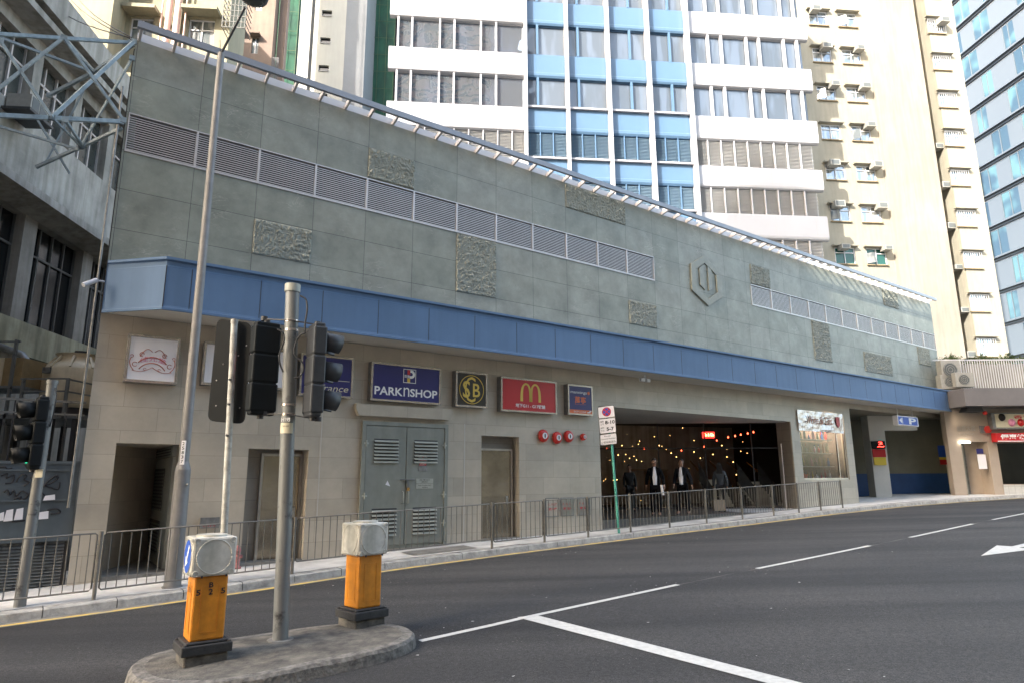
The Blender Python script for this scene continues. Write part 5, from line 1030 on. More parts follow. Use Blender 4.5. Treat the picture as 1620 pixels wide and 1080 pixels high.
pb_ = at(1134, 22.7); bgt = thing('shopping_bag', (pb_[0], pb_[1], zfl + .05), R(8), 'beige paper carrier bag standing by the person with long hair', 'bag'); mb = MB(); mb.prism([(-.19, 0), (.19, 0), (.2, .36), (-.2, .36)], -.06, .06); mb.build('bag_body', M['beige_cloth'], bgt)
mb = MB(); mb.tube([(-.09, 0, .36), (-.08, 0, .46), (.08, 0, .46), (.09, 0, .36)], .006); mb.build('handle', M['beige_cloth'], bgt)
# ================================================================== LEFT LOT
FL = Fr(N.x * 14.08, N.y * 14.08, AS)
# hoarding with graffiti
hb_ = thing('metal_hoarding', FL.w(-1.2, 0, 0), AS, 'dark sheet metal hoarding with graffiti and torn posters beside the sandstone wall', 'hoarding')
X = lambda u, v: FL.px(u, v)[0] + 1.2; Zp = lambda u, v: FL.px(u, v)[1]
z1 = Zp(60, 733); zm = Zp(60, 856)
mb = MB(); mb.box(-7, 1.88, 0, .06, zm, z1); mb.box(-7, 1.88, -.02, .08, z1, z1 + .05); mb.build('panel', M['hoarding'], hb_)
mb = MB(); mb.box(-7, 1.88, -.03, 0, z1 - .12, z1 - .09); mb.box(-7, 1.88, -.03, 0, Zp(60, 792), Zp(60, 792) + .03); mb.box(-7, 1.88, -.03, 0, zm, zm + .06); mb.build('rail', M['hoarding'], hb_)
mb = MB()
def scr(pts, r=.012):
    P = [FL.px(u, v) for u, v in pts]; q = []
    P = [Vector((a + 1.2, -.012, b)) for a, b in P]
    for i in range(len(P) - 1):
        p0, p1, p2, p3 = P[max(i - 1, 0)], P[i], P[i + 1], P[min(i + 2, len(P) - 1)]
        for k in range(4): t_ = k / 4; q.append(.5 * ((2 * p1) + (p2 - p0) * t_ + (2 * p0 - 5 * p1 + 4 * p2 - p3) * t_ * t_ + (3 * p1 - p0 - 3 * p2 + p3) * t_ ** 3))
    mb.tube(q + [P[-1]], r, 5)
for pts in ([(68, 770), (75, 762), (88, 752), (92, 756), (80, 764), (72, 767), (80, 770), (92, 773), (95, 762)], [(2, 752), (12, 748), (10, 756), (22, 750), (20, 762), (8, 764)], [(26, 762), (34, 750), (42, 752), (38, 758), (46, 762), (38, 768)], [(48, 756), (56, 750), (58, 760), (50, 764), (56, 766)], [(6, 778), (12, 774), (16, 782), (22, 775), (26, 784), (34, 776), (44, 780), (42, 786), (52, 774)], [(22, 789), (34, 785), (30, 791), (44, 786)], [(0, 739), (8, 737), (12, 741), (20, 739)], [(66, 778), (70, 782), (78, 788)], [(2, 818), (20, 824), (40, 822)], [(75, 806), (90, 804), (95, 810), (80, 812)]): scr(pts); mb.mark()
mb.pieces('graffiti', M['graffiti'], hb_)
mb = MB()
for u, v, w__, h__ in ((78, 786, .17, .1), (14, 814, .12, .2), (30, 812, .12, .2), (2, 816, .08, .15), (68, 814, .16, .14), (58, 748, .1, .1)):
    a, b = FL.px(u, v); mb.add([(a + 1.2 - w__ / 2, -.036, b - h__ / 2), (a + 1.2 + w__ / 2, -.036, b - h__ / 2 + .01), (a + 1.2 + w__ / 2 - .01, -.036, b + h__ / 2), (a + 1.2 - w__ / 2 + .02, -.036, b + h__ / 2 - .02)], [(0, 1, 2, 3)]); mb.mark()
mb.pieces('torn_poster', M['sign_white'], hb_)
mb = MB(); zb_ = g(-1) + .12
for i in range(16): z = zb_ + (zm - zb_) * i / 16; mb.quad((-7, .02, z), (1.8, .02, z), (1.8, .06, z + .035), (-7, .06, z + .035))
mb.build('louvre_slats', M['pole_grey'], hb_); mb = MB(); mb.quad((-7, .09, 0), (1.88, .09, 0), (1.88, .09, zm), (-7, .09, zm)); mb.build('louvre_backing', M['dark_metal'], hb_)
# bars above the hoarding
bf = thing('bar_fence', FL.w(-1.2, .3, 0), AS, 'dark steel bar screen standing above the graffiti hoarding', 'fence')
mb = MB(); z2 = Zp(100, 640)
for i in range(34): x = -7 + .26 * i; mb.box(x, x + .025, .3, .325, z1, z2 + .1)
mb.build('bars', M['dark_metal'], bf); mb = MB(); mb.box(-7, 1.88, .28, .34, z2 + .1, z2 + .14); mb.box(-7, 1.88, .28, .34, z1 + .9, z1 + .93); mb.build('rail', M['pole_grey'], bf)
# the plant platform, cooling tower and box
D_ = 15.8
P3 = lambda u, v, Y=D_: at_depth(u, v, Y)
sp = thing('steel_platform', (P3(60, 690).x, D_, 0), 0, 'steel service platform with pipe railings under the beige cooling tower', 'platform'); so_ = Vector(sp.location)
fl = P3(100, 658).z
mb = MB(); mb.box(-4, 1.25, -.6, 2.2, fl - .1, fl); mb.build('deck', M['pole_grey'], sp)
mb = MB()
for u in (60, 128): x = P3(u, 640).x - so_.x; mb.box(x - .03, x + .03, -.6, -.54, fl - .1, P3(u, 603).z); 
for u, v in ((5, 640), (40, 640)): x = P3(u, v).x - so_.x; mb.box(x - .03, x + .03, -.6, -.54, fl - .9, P3(50, 545).z)
for v in (604, 623): z = P3(100, v).z; mb.bar((P3(60, v).x - so_.x, -.57, z), (P3(128, v).x - so_.x, -.57, z), .035); mb.bar((P3(128, v).x - so_.x, -.57, z), (P3(128, v).x - so_.x + .1, 2.0, z), .035)
for v in (548, 616): z = P3(30, v).z; mb.bar((-4, -.57, z), (P3(60, v).x - so_.x, -.57, z), .035)
mb.build('guard_rail', M['pole_grey'], sp)
mb = MB()
for x in (-3, -1.8, -.6, .6, 1.15): mb.box(x - .05, x + .05, -.5, -.4, 0, fl - .1); mb.mark(); mb.box(x - .05, x + .05, 1.7, 1.8, 0, fl - .1); mb.mark()
mb.pieces('strut', M['dark_metal'], sp)
ct = thing('cooling_tower', (at_depth(124, 600, D_ + .85).x, D_ + .85, fl), 0, 'round beige cooling tower with a ribbed shoulder and open top on the steel platform', 'cooling tower')
r_ = .78; k = 1.0; zt_ = P3(120, 558, D_ + .4).z - fl; zs_ = P3(120, 585, D_ + .4).z - fl
mb = MB(); mb.lathe([(0, .25), (r_ * .96, .25), (r_, .32), (r_, zs_), (r_ * .9, zs_ + .14), (r_ * .68, zs_ + .24), (r_ * .66, zt_ - .03), (r_ * .72, zt_), (r_ * .6, zt_), (r_ * .58, zs_ + .2), (0, zs_ + .2)], (0, 0, 0), 36); mb.build('shell', M['tank_beige'], ct)
mb = MB()
for i in range(10): a = i * math.pi / 5; mb.bar((r_ * .97 * math.cos(a), r_ * .97 * math.sin(a), zs_ + .05), (r_ * .68 * math.cos(a), r_ * .68 * math.sin(a), zt_ - .08), .05); mb.mark()
mb.pieces('rib', M['tank_beige'], ct)
mb = MB(); mb.box(-.38, -.2, -r_ - .03, -r_ + .1, zs_ - .12, zs_ + .02); mb.build('hatch', M['pole_grey'], ct)
mb = MB(); mb.cyl((0, 0, 0), (0, 0, .25), r_ * .85, n=24); mb.build('basin', M['dark_metal'], ct)
mb = MB(); mb.cyl((0, 0, zt_ - .05), (0, 0, zt_ + .12), .16, n=12)
for i in range(4): a = i * math.pi / 2 + .4; mb.box(-.04, .5, -.06, .06, zt_ - .06, zt_ - .03, mat=Matrix.Rotation(a, 4, 'Z'))
mb.build('fan', M['dark_metal'], ct)
bxp = P3(20, 592); ab = thing('equipment_box', (bxp.x, D_ - .4, fl), 0, 'brown and beige metal equipment box beside the cooling tower at the left edge', 'equipment box')
mb = MB(); z0, z1_ = P3(20, 614).z - fl, P3(20, 570).z - fl; mb.box(-1.2, .05, 0, .8, z0, z1_); mb.build('case', M['tank_beige'], ab); mb = MB(); mb.box(.051, .5, .02, .8, z0, z1_); mb.build('side_panel', M['brown_box'], ab); mb = MB(); mb.box(-1.3, .6, -.1, .9, z0 - .06, z0); mb.build('shelf', M['pole_grey'], ab)
dp = thing('duct_pipe', P3(20, 555, D_ + .3), 0, 'fat grey duct pipe slanting down above the brown equipment box', 'pipe'); d0_ = Vector(dp.location)
mb = MB(); mb.tube([P3(-60, 530, D_ + .3) - d0_, P3(0, 548, D_ + .3) - d0_, P3(35, 561, D_ + .3) - d0_, P3(52, 585, D_ + .3) - d0_], .09, 12); mb.build('pipe', M['galvanised'], dp)
dn = thing('drain_pipe', FM.w(XL - .12, -.02, 0), AS, 'thin rusty drain pipe running up the left edge of the shopping centre', 'pipe'); mb = MB(); mb.cyl((0, 0, 1.5), (0, .0, 9.6), .022, n=8); mb.build('pipe', M['galvanised'], dn)
# ================================================================== LEFT BUILDING
d2 = Vector((-.0956, 1)).normalized(); A2 = math.atan2(d2.y, d2.x)
FB = Fr(-12.9, 14.0, A2)
lb = frthing('concrete_building', FB, 'stained grey concrete building with deep dark window strips and ledges on the far left', 'building')
zq = lambda u, v, o=0: FB.px(u, v, o)[1]; xq = lambda u, v, o=0: FB.px(u, v, o)[0]
Xa, Xb = -6, 14
zr = zq(140, 85); z_l1 = zq(100, 115)          # roof edge, bottom of the roof ledge
zw1 = zq(60, 170); zw0 = zq(60, 338)            # lower: parapet strip
# storeys: ledge (canopy slab) at the line through (0,292)-(165,408)
zl = zq(100, 352); zlu = zl - .35
mb = MB()
z_top_band = zq(100, 180)
win_hi = zq(60, 210); win_lo = zq(60, 290)
u0z = zq(130, 205); 
# main wall: openings = upper windows, lower strip
ops = []
zU1, zU0 = zq(100, 122), zq(100, 232)
for k in range(9): ops.append((-5.6 + 2.0 * k, -5.6 + 2.0 * k + 1.65, zU0, zU1))
zD1, zD0 = zl - .45, zq(50, 515)
for k in range(6): ops.append((-5.5 + 2.9 * k, -5.5 + 2.9 * k + 2.35, zD0, zD1))
mb.wall(Xa, Xb, -1, zr, ops, 0, .35); mb.build('wall', M['old_concrete'], lb)
mb = MB(); mb.box(Xa, Xb, -.7, 0, zr - .8, zr); mb.mark(); mb.box(Xa, Xb, -.6, 0, zr - 1.15, zr - .95); mb.pieces('roof_ledge', M['old_concrete'], lb)
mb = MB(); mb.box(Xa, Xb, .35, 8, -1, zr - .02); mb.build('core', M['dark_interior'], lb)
mb = MB(); mb.prism([(-.75, zl - .28), (0, zl - .45), (0, zl), (-.75, zl - .06)], Xa, Xb - 3.2, axis='x'); mb.build('sunshade_slab', M['old_concrete'], lb)
mb = MB(); mb.box(Xa, Xb, -.12, -.0, zD0 - .9, zD0 - .02); mb.build('sill_band', mat('cream_dirty', (.4, .38, .27), .85, noise_s=1, var=.4, streak=.4), lb)
for (a, b, c, d) in ops:
    mb = MB(); mb.quad((a, .3, c), (b, .3, c), (b, .3, d), (a, .3, d)); wd = mb.build('window', M['dull_glass'] if c == zU0 else M['dark_glass'], lb)
    mb = MB(); n = 3 if c == zU0 else 4
    for i in range(n + 1): x = a + (b - a) * i / n; mb.box(x - .025, x + .025, .24, .3, c, d)
    zt_ = c + (d - c) * .7
    mb.box(a, b, .24, .3, zt_ - .03, zt_ + .03); mb.box(a, b, .24, .3, c, c + .05); mb.build('frame', M['old_frame'] if c != zU0 else M['pale_metal'], wd)
for (u, v) in ((40, 172),):
    x, z = FB.px(u, v, -.3); ac = thing('air_conditioner', FB.w(x, -.35, z), A2, 'old window air conditioner behind the blue steel truss on the left building', 'air conditioner'); mb = MB(); mb.box(-.35, .35, -.3, .3, -.22, .22); mb.build('case', M['ac_white'], ac); mb = MB(); mb.box(-.3, -.02, -.31, -.3, -.18, .18); mb.box(.02, .3, -.31, -.3, -.18, .18); mb.build('grille', M['ac_grille'], ac); mb = MB(); mb.box(-.5, .5, -.4, .3, -.3, -.23); mb.build('tray', M['dark_metal'], ac)
# ================================================================== TRUSS
tr = thing('steel_truss', FM.w(XL - .3, -.4, 8.6), AS, 'pale blue steel lattice truss bracing the upper left corner of the slate building', 'truss')
def nd(u, v, c): # a node on a plane parallel to the facade
    x, z = FM.px(u, v, c); return Vector((x - (XL - .3), c + .4, z - 8.6))
Fc, Bc = -.75, .85
members = [((-40, 52, Fc), (206, 68, -.05), .10), ((-40, 181, Fc), (192, 193, -.05), .12), ((101, 60, Fc), (195, 190, Fc + .1), .08), ((0, 65, Fc), (82, 186, Fc), .08), ((-40, 170, Fc), (101, 60, Fc), .08), ((212, 66, -.1), (82, 186, Fc), .10), ((0, 60, Bc), (148, 115, Bc), .08), ((148, 115, Bc), (212, 70, .2), .10), ((148, 115, Bc), (78, 151, Bc + .4), .10), ((209, 92, -.05), (128, 232, Bc - .5), .06), ((82, 186, Fc), (128, 232, Bc - .5), .06), ((103, 190, Fc), (130, 230, Bc - .5), .07), ((193, 203, 0), (57, 265, Bc), .09), ((-30, 192, Bc), (125, 237, Bc - .5), .07), ((132, 145, Bc), (70, 262, Bc), .06), ((58, 188, Bc), (110, 275, Bc), .06), ((148, 115, Bc), (101, 60, Fc), .06)]
mb = MB()
for a, b, w__ in members: mb.bar(nd(*a), nd(*b), w__ * .62, w__ * .62); mb.mark()
mb.pieces('member', M['truss_blue'], tr)
mb = MB()
for a, b, w__ in members[:12]: 
    for q in (a, b): mb.box(-.05, .05, -.02, .02, -.05, .05, mat=Matrix.Translation(nd(*q))); mb.mark()
mb.pieces('gusset_plate', M['truss_blue'], tr)
for i, ((u0, v0), (u1, v1), Y0, Y1) in enumerate((((95, -20), (214, 66), 24, 11.9), ((110, -20), (212, 62), 24, 11.9), ((60, -10), (205, 60), 20, 11.9))):
    a, b = at_depth(u0, v0, Y0), at_depth(u1, v1, Y1); mb = MB(); mb.tube([a + (b - a) * t_ - Vector((0, 0, .25 * math.sin(t_ * 3.14))) for t_ in [k / 10 for k in range(11)]], .012, 5); tag(mb.build('overhead_cable', M['cable']), 'thin black cable sagging from above down to the truss corner', 'cable', 'overhead cables at the truss')
# ================================================================== CREAM BUILDING (behind, upper left)
FC = Fr(0, 27.5, A0)
cb = frthing('cream_apartment_block', FC, 'cream painted apartment block with hooded windows and pink drain pipes, upper left', 'building')
cx = lambda u, v=60, o=0: FC.px(u, v, o)[0]; cz = lambda u, v, o=0: FC.px(u, v, o)[1]
zb0, zt0 = 0, cz(250, -60) + 6
xa, xm, xe = cx(60) - 6, cx(180), cx(362)
wins = [(cx(203), cx(240), cz(220, 66), cz(220, 28)), (cx(296), cx(338), cz(310, 72), cz(310, 30))]
mb = MB(); h_ = 4.6
ops = [(a, b, c + k * h_ * .75, d + k * h_ * .75) for (a, b, c, d) in wins for k in (-2, -1, 0, 1, 2)]
mb.wall(xm, xe, zb0, zt0, ops, 0, .2); mb.box(xm, xe - .01, .2, 1.9, zb0, zt0 - .01, 1); mb.quad((xe, 0, 0), (xe, 2, 0), (xe, 2, zt0), (xe, 0, zt0)); mb.build('recessed_wall', [M['cream_wall'], M['dark_interior']], cb)
mb = MB(); mb.box(xa, cx(172, 60, -1.1), -1.1, 8, zb0, zt0); mb.prism([(cx(172, 60, -1.1) + .002, -1.1), (xm, -.9), (xm, 8), (cx(172, 60, -1.1) + .002, 8)], zb0, zt0, axis='z'); mb.build('bay_wall', M['cream_wall'], cb)
for (a, b, c, d) in ops:
    mb = MB(); mb.quad((a, .15, c), (b, .15, c), (b, .15, d), (a, .15, d)); wd = mb.build('window', M['flat_glass'], cb)
    mb = MB(); 
    for x in (a + .02, (a + b) / 2, b - .02): mb.box(x - .025, x + .025, .1, .15, c, d)
    for z in (c + .02, c + (d - c) * .62, d - .02): mb.box(a, b, .1, .15, z - .025, z + .025)
    mb.build('frame', M['white_metal'], wd); mb = MB(); mb.box(a - .15, b + .25, -.6, 0, d + .1, d + .28); mb.build('window_hood', M['cream_wall'], cb)
mb = MB()
for u, r_ in ((262, .04), (273, .13), (283, .05), (288, .12), (300, .04)):
    x = cx(u - 6); mb.cyl((x, -.25, 0), (x, -.25, zt0), r_, n=10)
mb.build('drain_pipe', M['pink_pipe'], cb)
cg = frthing('window_cage', FC, 'rusty steel window cage projecting from the upper right of the cream apartment block', 'window cage')
mb = MB(); x0, x1 = cx(352, 30, -.8), cx(388, 30, -.8); z0, z1_ = cz(370, 62), cz(370, 2)
for i in range(7): x = x0 + (x1 - x0) * i / 6; mb.bar((x, -.8, z0), (x, -.8, z1_), .03)
for i in range(8): z = z0 + (z1_ - z0) * i / 7; mb.bar((x0, -.8, z), (x1, -.8, z), .03); mb.bar((x1, -.8, z), (x1, 0, z), .03); mb.bar((x0, -.8, z), (x0, 0, z), .03)
mb.build('bars', M['old_frame'], cg)
# ================================================================== PEACH BUILDING
FP = Fr(0, 38, A0); pbg = frthing('peach_apartment_block', FP, 'pink peach rendered apartment block in shade behind the lamp column', 'building')
px_ = lambda u, v=60: FP.px(u, v)[0]; pz_ = lambda u, v: FP.px(u, v)[1]
x0, x1 = px_(355), px_(432); zt0 = pz_(400, -80)
ops = []
for k in range(7):
    z = pz_(400, 85) - 3.1 * (k - 3)
    for u in (408,): a = px_(u - 14); ops.append((px_(399), px_(410), z, z + 1.1)); ops.append((px_(372), px_(386), z, z + 1.3))
mb = MB(); mb.wall(x0, x1, 0, zt0, ops, 0, .2); mb.quad((x1, 0, 0), (x1, .8, 0), (x1, .8, zt0), (x1, 0, zt0)); mb.box(x0, x1 - .01, .21, .79, 0, zt0 - .1, 1); mb.build('wall', [M['peach_wall'], M['dark_interior']], pbg)
for (a, b, c, d) in ops:
    mb = MB(); mb.quad((a, .12, c), (b, .12, c), (b, .12, d), (a, .12, d)); wd = mb.build('window', M['flat_glass'], pbg); mb = MB(); mb.box(a - .1, b + .1, -.4, 0, d + .1, d + .22); mb.build('window_hood', M['peach_wall'], pbg); mb = MB(); mb.box((a + b) / 2 - .03, (a + b) / 2 + .03, .06, .12, c, d); mb.box(a, b, .06, .12, c, c + .05); mb.build('frame', M['white_metal'], wd)
x2 = px_(432); x3 = px_(447)
db = thing('dark_facade', FP.w(x1 + .1, .6, 0), A0, 'narrow dark block of balconies and iron cages between peach block and green netting', 'building')
mb = MB(); mb.box(0, x3 - x1 - .1, 0, .5, 0, zt0); mb.build('wall', M['peach_wall'], db)
for k in range(8):
    mb = MB(); z = 4 + 3.1 * k; mb.box(0.05, x3 - x1 - .1, -1.0, 0, z, z + .12)
    for i in range(9): mb.box(.05 + i * (x3 - x1 - .2) / 8, .08 + i * (x3 - x1 - .2) / 8, -1.0, -.97, z + .12, z + 1.9)
    mb.box(.05, x3 - x1 - .1, -1, -.96, z + 1.1, z + 1.14); mb.box(.05, x3 - x1 - .1, -1, -.96, z + 1.9, z + 1.94); mb.build('caged_balcony', M['dark_metal'], db)
# ================================================================== NETTED SCAFFOLDS
def netblock(fr, u0, u1, v0, zb, label):
    x0, x1 = fr.px(u0, v0)[0], fr.px(u1, v0)[0]; zt = fr.px(u0, -80)[1] + 4
    t = thing('netted_scaffold', fr.w(x0, 0, 0), A0, label, 'scaffold'); w__ = x1 - x0
    mb = MB(); nx, nz = max(3, int(w__ / .25)), int((zt - zb) / .5); 
    vs = [(w__ * i / nx, -.1 - .12 * noise.noise((i * .9, j * .35, u0)), zb + (zt - zb) * j / nz) for j in range(nz + 1) for i in range(nx + 1)]
    mb.add(vs, [(j * (nx + 1) + i, j * (nx + 1) + i + 1, (j + 1) * (nx + 1) + i + 1, (j + 1) * (nx + 1) + i) for j in range(nz) for i in range(nx)], 0, True); mb.box(0, w__, .1, .6, zb, zt, 0); mb.build('netting', M['net_green'], t)
    mb = MB()
    for i in range(int(w__ / .8) + 1): mb.cyl((i * .8 + .1, -.28, zb), (i * .8 + .1, -.28, zt), .022, n=6)
    for j in range(int((zt - zb) / 1.9)): mb.cyl((0, -.3, zb + j * 1.9), (w__, -.3, zb + j * 1.9), .02, n=6)
    mb.build('bamboo_pole', mat('bamboo' + str(u0), (.06, .09, .04), .7), t)
netblock(Fr(0, 52, A0), 424, 470, 60, 0, 'green netted scaffold left of the white tower')
netblock(Fr(0, 60, A0), 585, 660, 60, 0, 'green netted scaffold between the white tower and the office block')
# ================================================================== WHITE TOWER
FT = Fr(0, 56, A0); wt = frthing('white_tower', FT, 'plain white tower with three tiny windows, between two green netted scaffolds', 'building')
tx = lambda u, v=60: FT.px(u, v)[0]; tz = lambda u, v: FT.px(u, v)[1]
x0, xg, x1, x2 = tx(460), tx(493), tx(546), tx(576); zt0 = tz(500, -80) + 3
mb = MB(); sw = []
zA, zB_, zC = tz(515, 20), tz(513, 63), tz(511, 107); ph = zA - zB_
for k in range(-1, 7): z = zA - k * ph; sw.append((tx(507), tx(523), z - .35, z + .22))
mb.wall(x0, xg - .15, 0, zt0, [], 0); mb.wall(xg + .15, x1, 0, zt0, sw, 0, .3); mb.build('wall', M['tower_white'], wt)
mb = MB(); mb.quad((xg - .15, 0, 0), (xg - .15, .4, 0), (xg - .15, .4, zt0), (xg - .15, 0, zt0)); mb.quad((xg + .15, .4, 0), (xg + .15, 0, 0), (xg + .15, 0, zt0), (xg + .15, .4, zt0)); mb.quad((xg - .15, .4, 0), (xg + .15, .4, 0), (xg + .15, .4, zt0), (xg - .15, .4, zt0)); mb.quad((x0, 0, 0), (x0, 0, zt0), (x0, 8, zt0), (x0, 8, 0)); mb.build('recess_joint', M['tower_grey'], wt)
mb = MB(); mb.quad((x1, 0, 0), (x2, .9, 0), (x2, .9, zt0), (x1, 0, zt0)); mb.quad((x2, .9, 0), (x2 + .5, 4, 0), (x2 + .5, 4, zt0), (x2, .9, zt0)); mb.build('angled_wall', M['tower_grey'], wt)
for a, b, c, d in sw: mb = MB(); mb.quad((a, .25, c), (b, .25, c), (b, .25, d), (a, .25, d)); wd = mb.build('window', M['dark_glass'], wt); mb = MB(); mb.box(a, b, -.06, .1, c - .1, c); mb.build('sill', M['tower_grey'], wd)
# ================================================================== OFFICE BLOCK
FO = Fr(0, 38, A0); ob = frthing('office_block', FO, 'white office block with sky blue centre bays, white fins and ribbon windows', 'office building')
ox = lambda u, v=75: FO.px(u, v)[0]
bots = [39.21, 35.32, 31.43, 27.53, 23.63, 20.27, 16.83, 13.3, 9.8, 6.4]; tops = [40.95, 37.06, 33.17, 29.2, 25.3, 21.75, 18.5, 15.0, 11.5, 8.1]
xL0, xL1, xR0, xR1 = ox(614, 100), ox(833, 60), ox(1086, 60), ox(1283, 110)
DP = 1.1                                          # glass line set back
mb = MB(); mb.box(xL0 + .6, xR1 - .6, DP + .1, 6, 0, 41); mb.build('core', M['dark_interior'], ob)
mb = MB(); mb.quad((xL0 + .35, .35, 0), (xL0 + .35, .35, 41), (xL0 + .35, 6, 41), (xL0 + .35, 6, 0)); mb.quad((xR1 - .35, .35, 0), (xR1 - .35, 6, 0), (xR1 - .35, 6, 41), (xR1 - .35, .35, 41)); mb.build('side_wall', M['office_grey'], ob)
GZ = .30                                          # glazing depth behind the spandrel face
def mul(u0s, v): return [ox(u, v) for u in u0s]
mL = mul([631, 652, 696, 719, 761, 785, 829], 45); mR = mul([1090, 1121, 1142, 1182, 1202, 1241, 1262, 1274], 75)
mLb = [xL0 + .55] + mL[1:-1] + [xL1 - .05]; mRb = [xR0 + .1] + mR[1:-1] + [xR1 - .4]
fins = [ox(u, 60) for u in (830.5, 895, 959.5, 1022.5, 1085)]
subm = [[ox(850, 60)], [ox(914, 60)], [ox(996, 60)], [ox(1059, 60)]]
for i, (zb, zt) in enumerate(zip(bots, tops)):
    for (a, b) in ((xL0, xL1), (xR0, xR1)):
        mb = MB(); mb.box(a, b, 0, GZ, zb + .22, zt - .1); mb.prism([(.0, zb + .22), (.03, zb + .08), (.12, zb), (GZ, zb), (GZ, zb + .22)], a, b, axis='x'); mb.box(a + .0, b, .03, GZ, zt - .1, zt); sp_ = mb.build('spandrel', M['office_white'], ob)
        mb = MB(); n = 5; s0 = [ox(u, 75) for u in (627, 696, 762)] if a < 0 else [ox(u, 75) for u in (1142, 1202, 1262)]
        for x in s0: mb.box(x - .012, x + .012, -.003, 0, zb + .23, zt - .11)
        mb.box(a, b, -.003, 0, zb + .38, zb + .395); mb.build('panel_joint', M['office_grey'], sp_)
    for k in range(4):
        a, b = fins[k] + .1, fins[k + 1] - .1
        mb = MB(); mb.box(a, b, .06, GZ, zb + .16, zt); mb.prism([(.06, zb + .16), (.12, zb + .02), (GZ, zb + .02), (GZ, zb + .16)], a, b, axis='x'); sp_ = mb.build('blue_spandrel', M['office_blue'], ob)
        if i >= 4: mb = MB(); mb.box(a, b, -.12, .06, zt - .02, zt + .1); mb.build('white_ledge', M['office_white'], sp_)
        mb = MB(); mb.box(a, b, .056, .06, zb + .35, zb + .362); mb.build('panel_joint', M['louvre_blue'], sp_)
    if i == len(bots) - 1: break
    wb_, wt_ = tops[i + 1], bots[i]
    louv = i >= 4
    def bays(xs, mm, gm, wide):
        for a, b in zip(xs, xs[1:]):
            if b - a < .25: continue
            if louv:
                mb = MB(); z = wb_ + .05
                while z < wt_ - .05: mb.quad((a, GZ - .12, z), (b, GZ - .12, z), (b, GZ - .02, z + .085), (a, GZ - .02, z + .085)); z += .1
                mb.quad((a, GZ, wb_), (b, GZ, wb_), (b, GZ, wt_), (a, GZ, wt_)); w0 = mb.build('louvre_bank', M['louvre_grey' if mm == 'office_white' else 'louvre_blue'], ob)
                mb = MB(); mb.box(a - .035, a + .035, GZ - .2, GZ, wb_, wt_); mb.build('mullion', M[mm], w0)
            else:
                mb = MB(); mb.quad((a, GZ, wb_), (b, GZ, wb_), (b, GZ, wt_), (a, GZ, wt_)); w0 = mb.build('window', M[gm], ob)
                mb = MB(); f_ = .05; mb.box(a, b, GZ - .06, GZ, wb_, wb_ + f_); mb.box(a, b, GZ - .06, GZ, wt_ - f_, wt_); mb.box(a, a + f_, GZ - .06, GZ, wb_ + f_, wt_ - f_)
                mb.box(a - wide, a + wide, GZ - .26, GZ - .06, wb_, wt_); mb.build('frame', M[mm], w0)
    if louv:
        eq = lambda a, b, n: [a + (b - a) * j / n for j in range(n + 1)]
        bays(eq(mLb[0], mLb[-1], 9), 'office_white', 'office_glass', .04); bays(eq(mRb[0], mRb[-1], 9), 'office_white', 'office_glass', .04)
        for k in range(4): bays(eq(fins[k] + .1, fins[k + 1] - .1, 3), 'office_blue', 'office_glass', .04)
    else:
        bays(mLb, 'office_white', 'office_glass_plain' , .06); bays(mRb, 'office_white', 'office_glass', .08)
        for k in range(4): bays([fins[k] + .1] + subm[k] + [fins[k + 1] - .1], 'office_blue', 'office_glass', .07)
for x in fins: mb = MB(); mb.box(x - .085, x + .085, -.45, GZ, 0, 41); mb.build('fin', M['office_white'], ob)
# ================================================================== YELLOW TOWER
FY = Fr(0, 44, A0); yt = frthing('yellow_apartment_tower', FY, 'tall yellow rendered apartment tower with a blank central pier, right of the office block', 'building')
yx = lambda u, v, o=0: FY.px(u, v, o)[0]; yz = lambda u, v, o=0: FY.px(u, v, o)[1]
zt0 = yz(1400, -60) + 3
xl0, xl1 = yx(1262, 60), yx(1376, 75); xp0, xp1 = yx(1378, 0, -1.3) + .1, yx(1444, 0, -1.3); xs1 = yx(1462, 0); xr1 = yx(1505, 0)
tv = [19, 74, 131, 194, 258, 324, 391]; fz = [yz(1300, v) for v in tv]; pitch = (fz[0] - fz[6]) / 6
rows_ = [fz[0] - k * pitch for k in range(-2, 12)]
wx = [(yx(1294, 160), yx(1324, 160)), (yx(1341, 160), yx(1371, 160))]; wr_ = (yx(1487, 170), yx(1514, 170))
mb = MB(); ops = [(a, b, z - 1.28, z) for (a, b) in wx for z in rows_ if z < zt0 - .3 and z - 1.3 > 0]; mb.wall(xl0, xp0 + 1.5, 0, zt0, ops, 0, .16)
ops2 = [(wr_[0], wr_[1], z - 1.35, z - .03) for z in rows_ if z < zt0 - .3 and z - 1.4 > 0]
mb.wall(xs1, xr1, 0, zt0, ops2, 0, .16)
mb.quad((xs1, 0, 0), (xs1, 0, zt0), (xs1, 3, zt0), (xs1, 3, 0)); mb.quad((xr1, 0, 0), (xr1, 6, 0), (xr1, 6, zt0), (xr1, 0, zt0)); mb.quad((xp1 - .5, 3, 0), (xs1, 3, 0), (xs1, 3, zt0), (xp1 - .5, 3, zt0)); mb.build('window_wall', M['yellow_wall'], yt)
mb = MB(); mb.prism([(xp0, .0), (xp0 + .5, -1.3), (xp1, -1.3), (xp1, 3), (xp0, 3)], 0, zt0, axis='z'); mb.build('central_pier', mat('pier_cream', (.235, .213, .178), .85, noise_s=.35, var=.16, streak=.14, bump=.3, bscale=14, detail=12), yt)
mb = MB(); mb.box(xl0 + .1, xp0, .17, 5, 0, zt0 - .2); mb.box(xs1 + .1, xr1 - .1, .17, 5, 0, zt0 - .2); mb.build('core', M['dark_interior'], yt)
ac0 = None
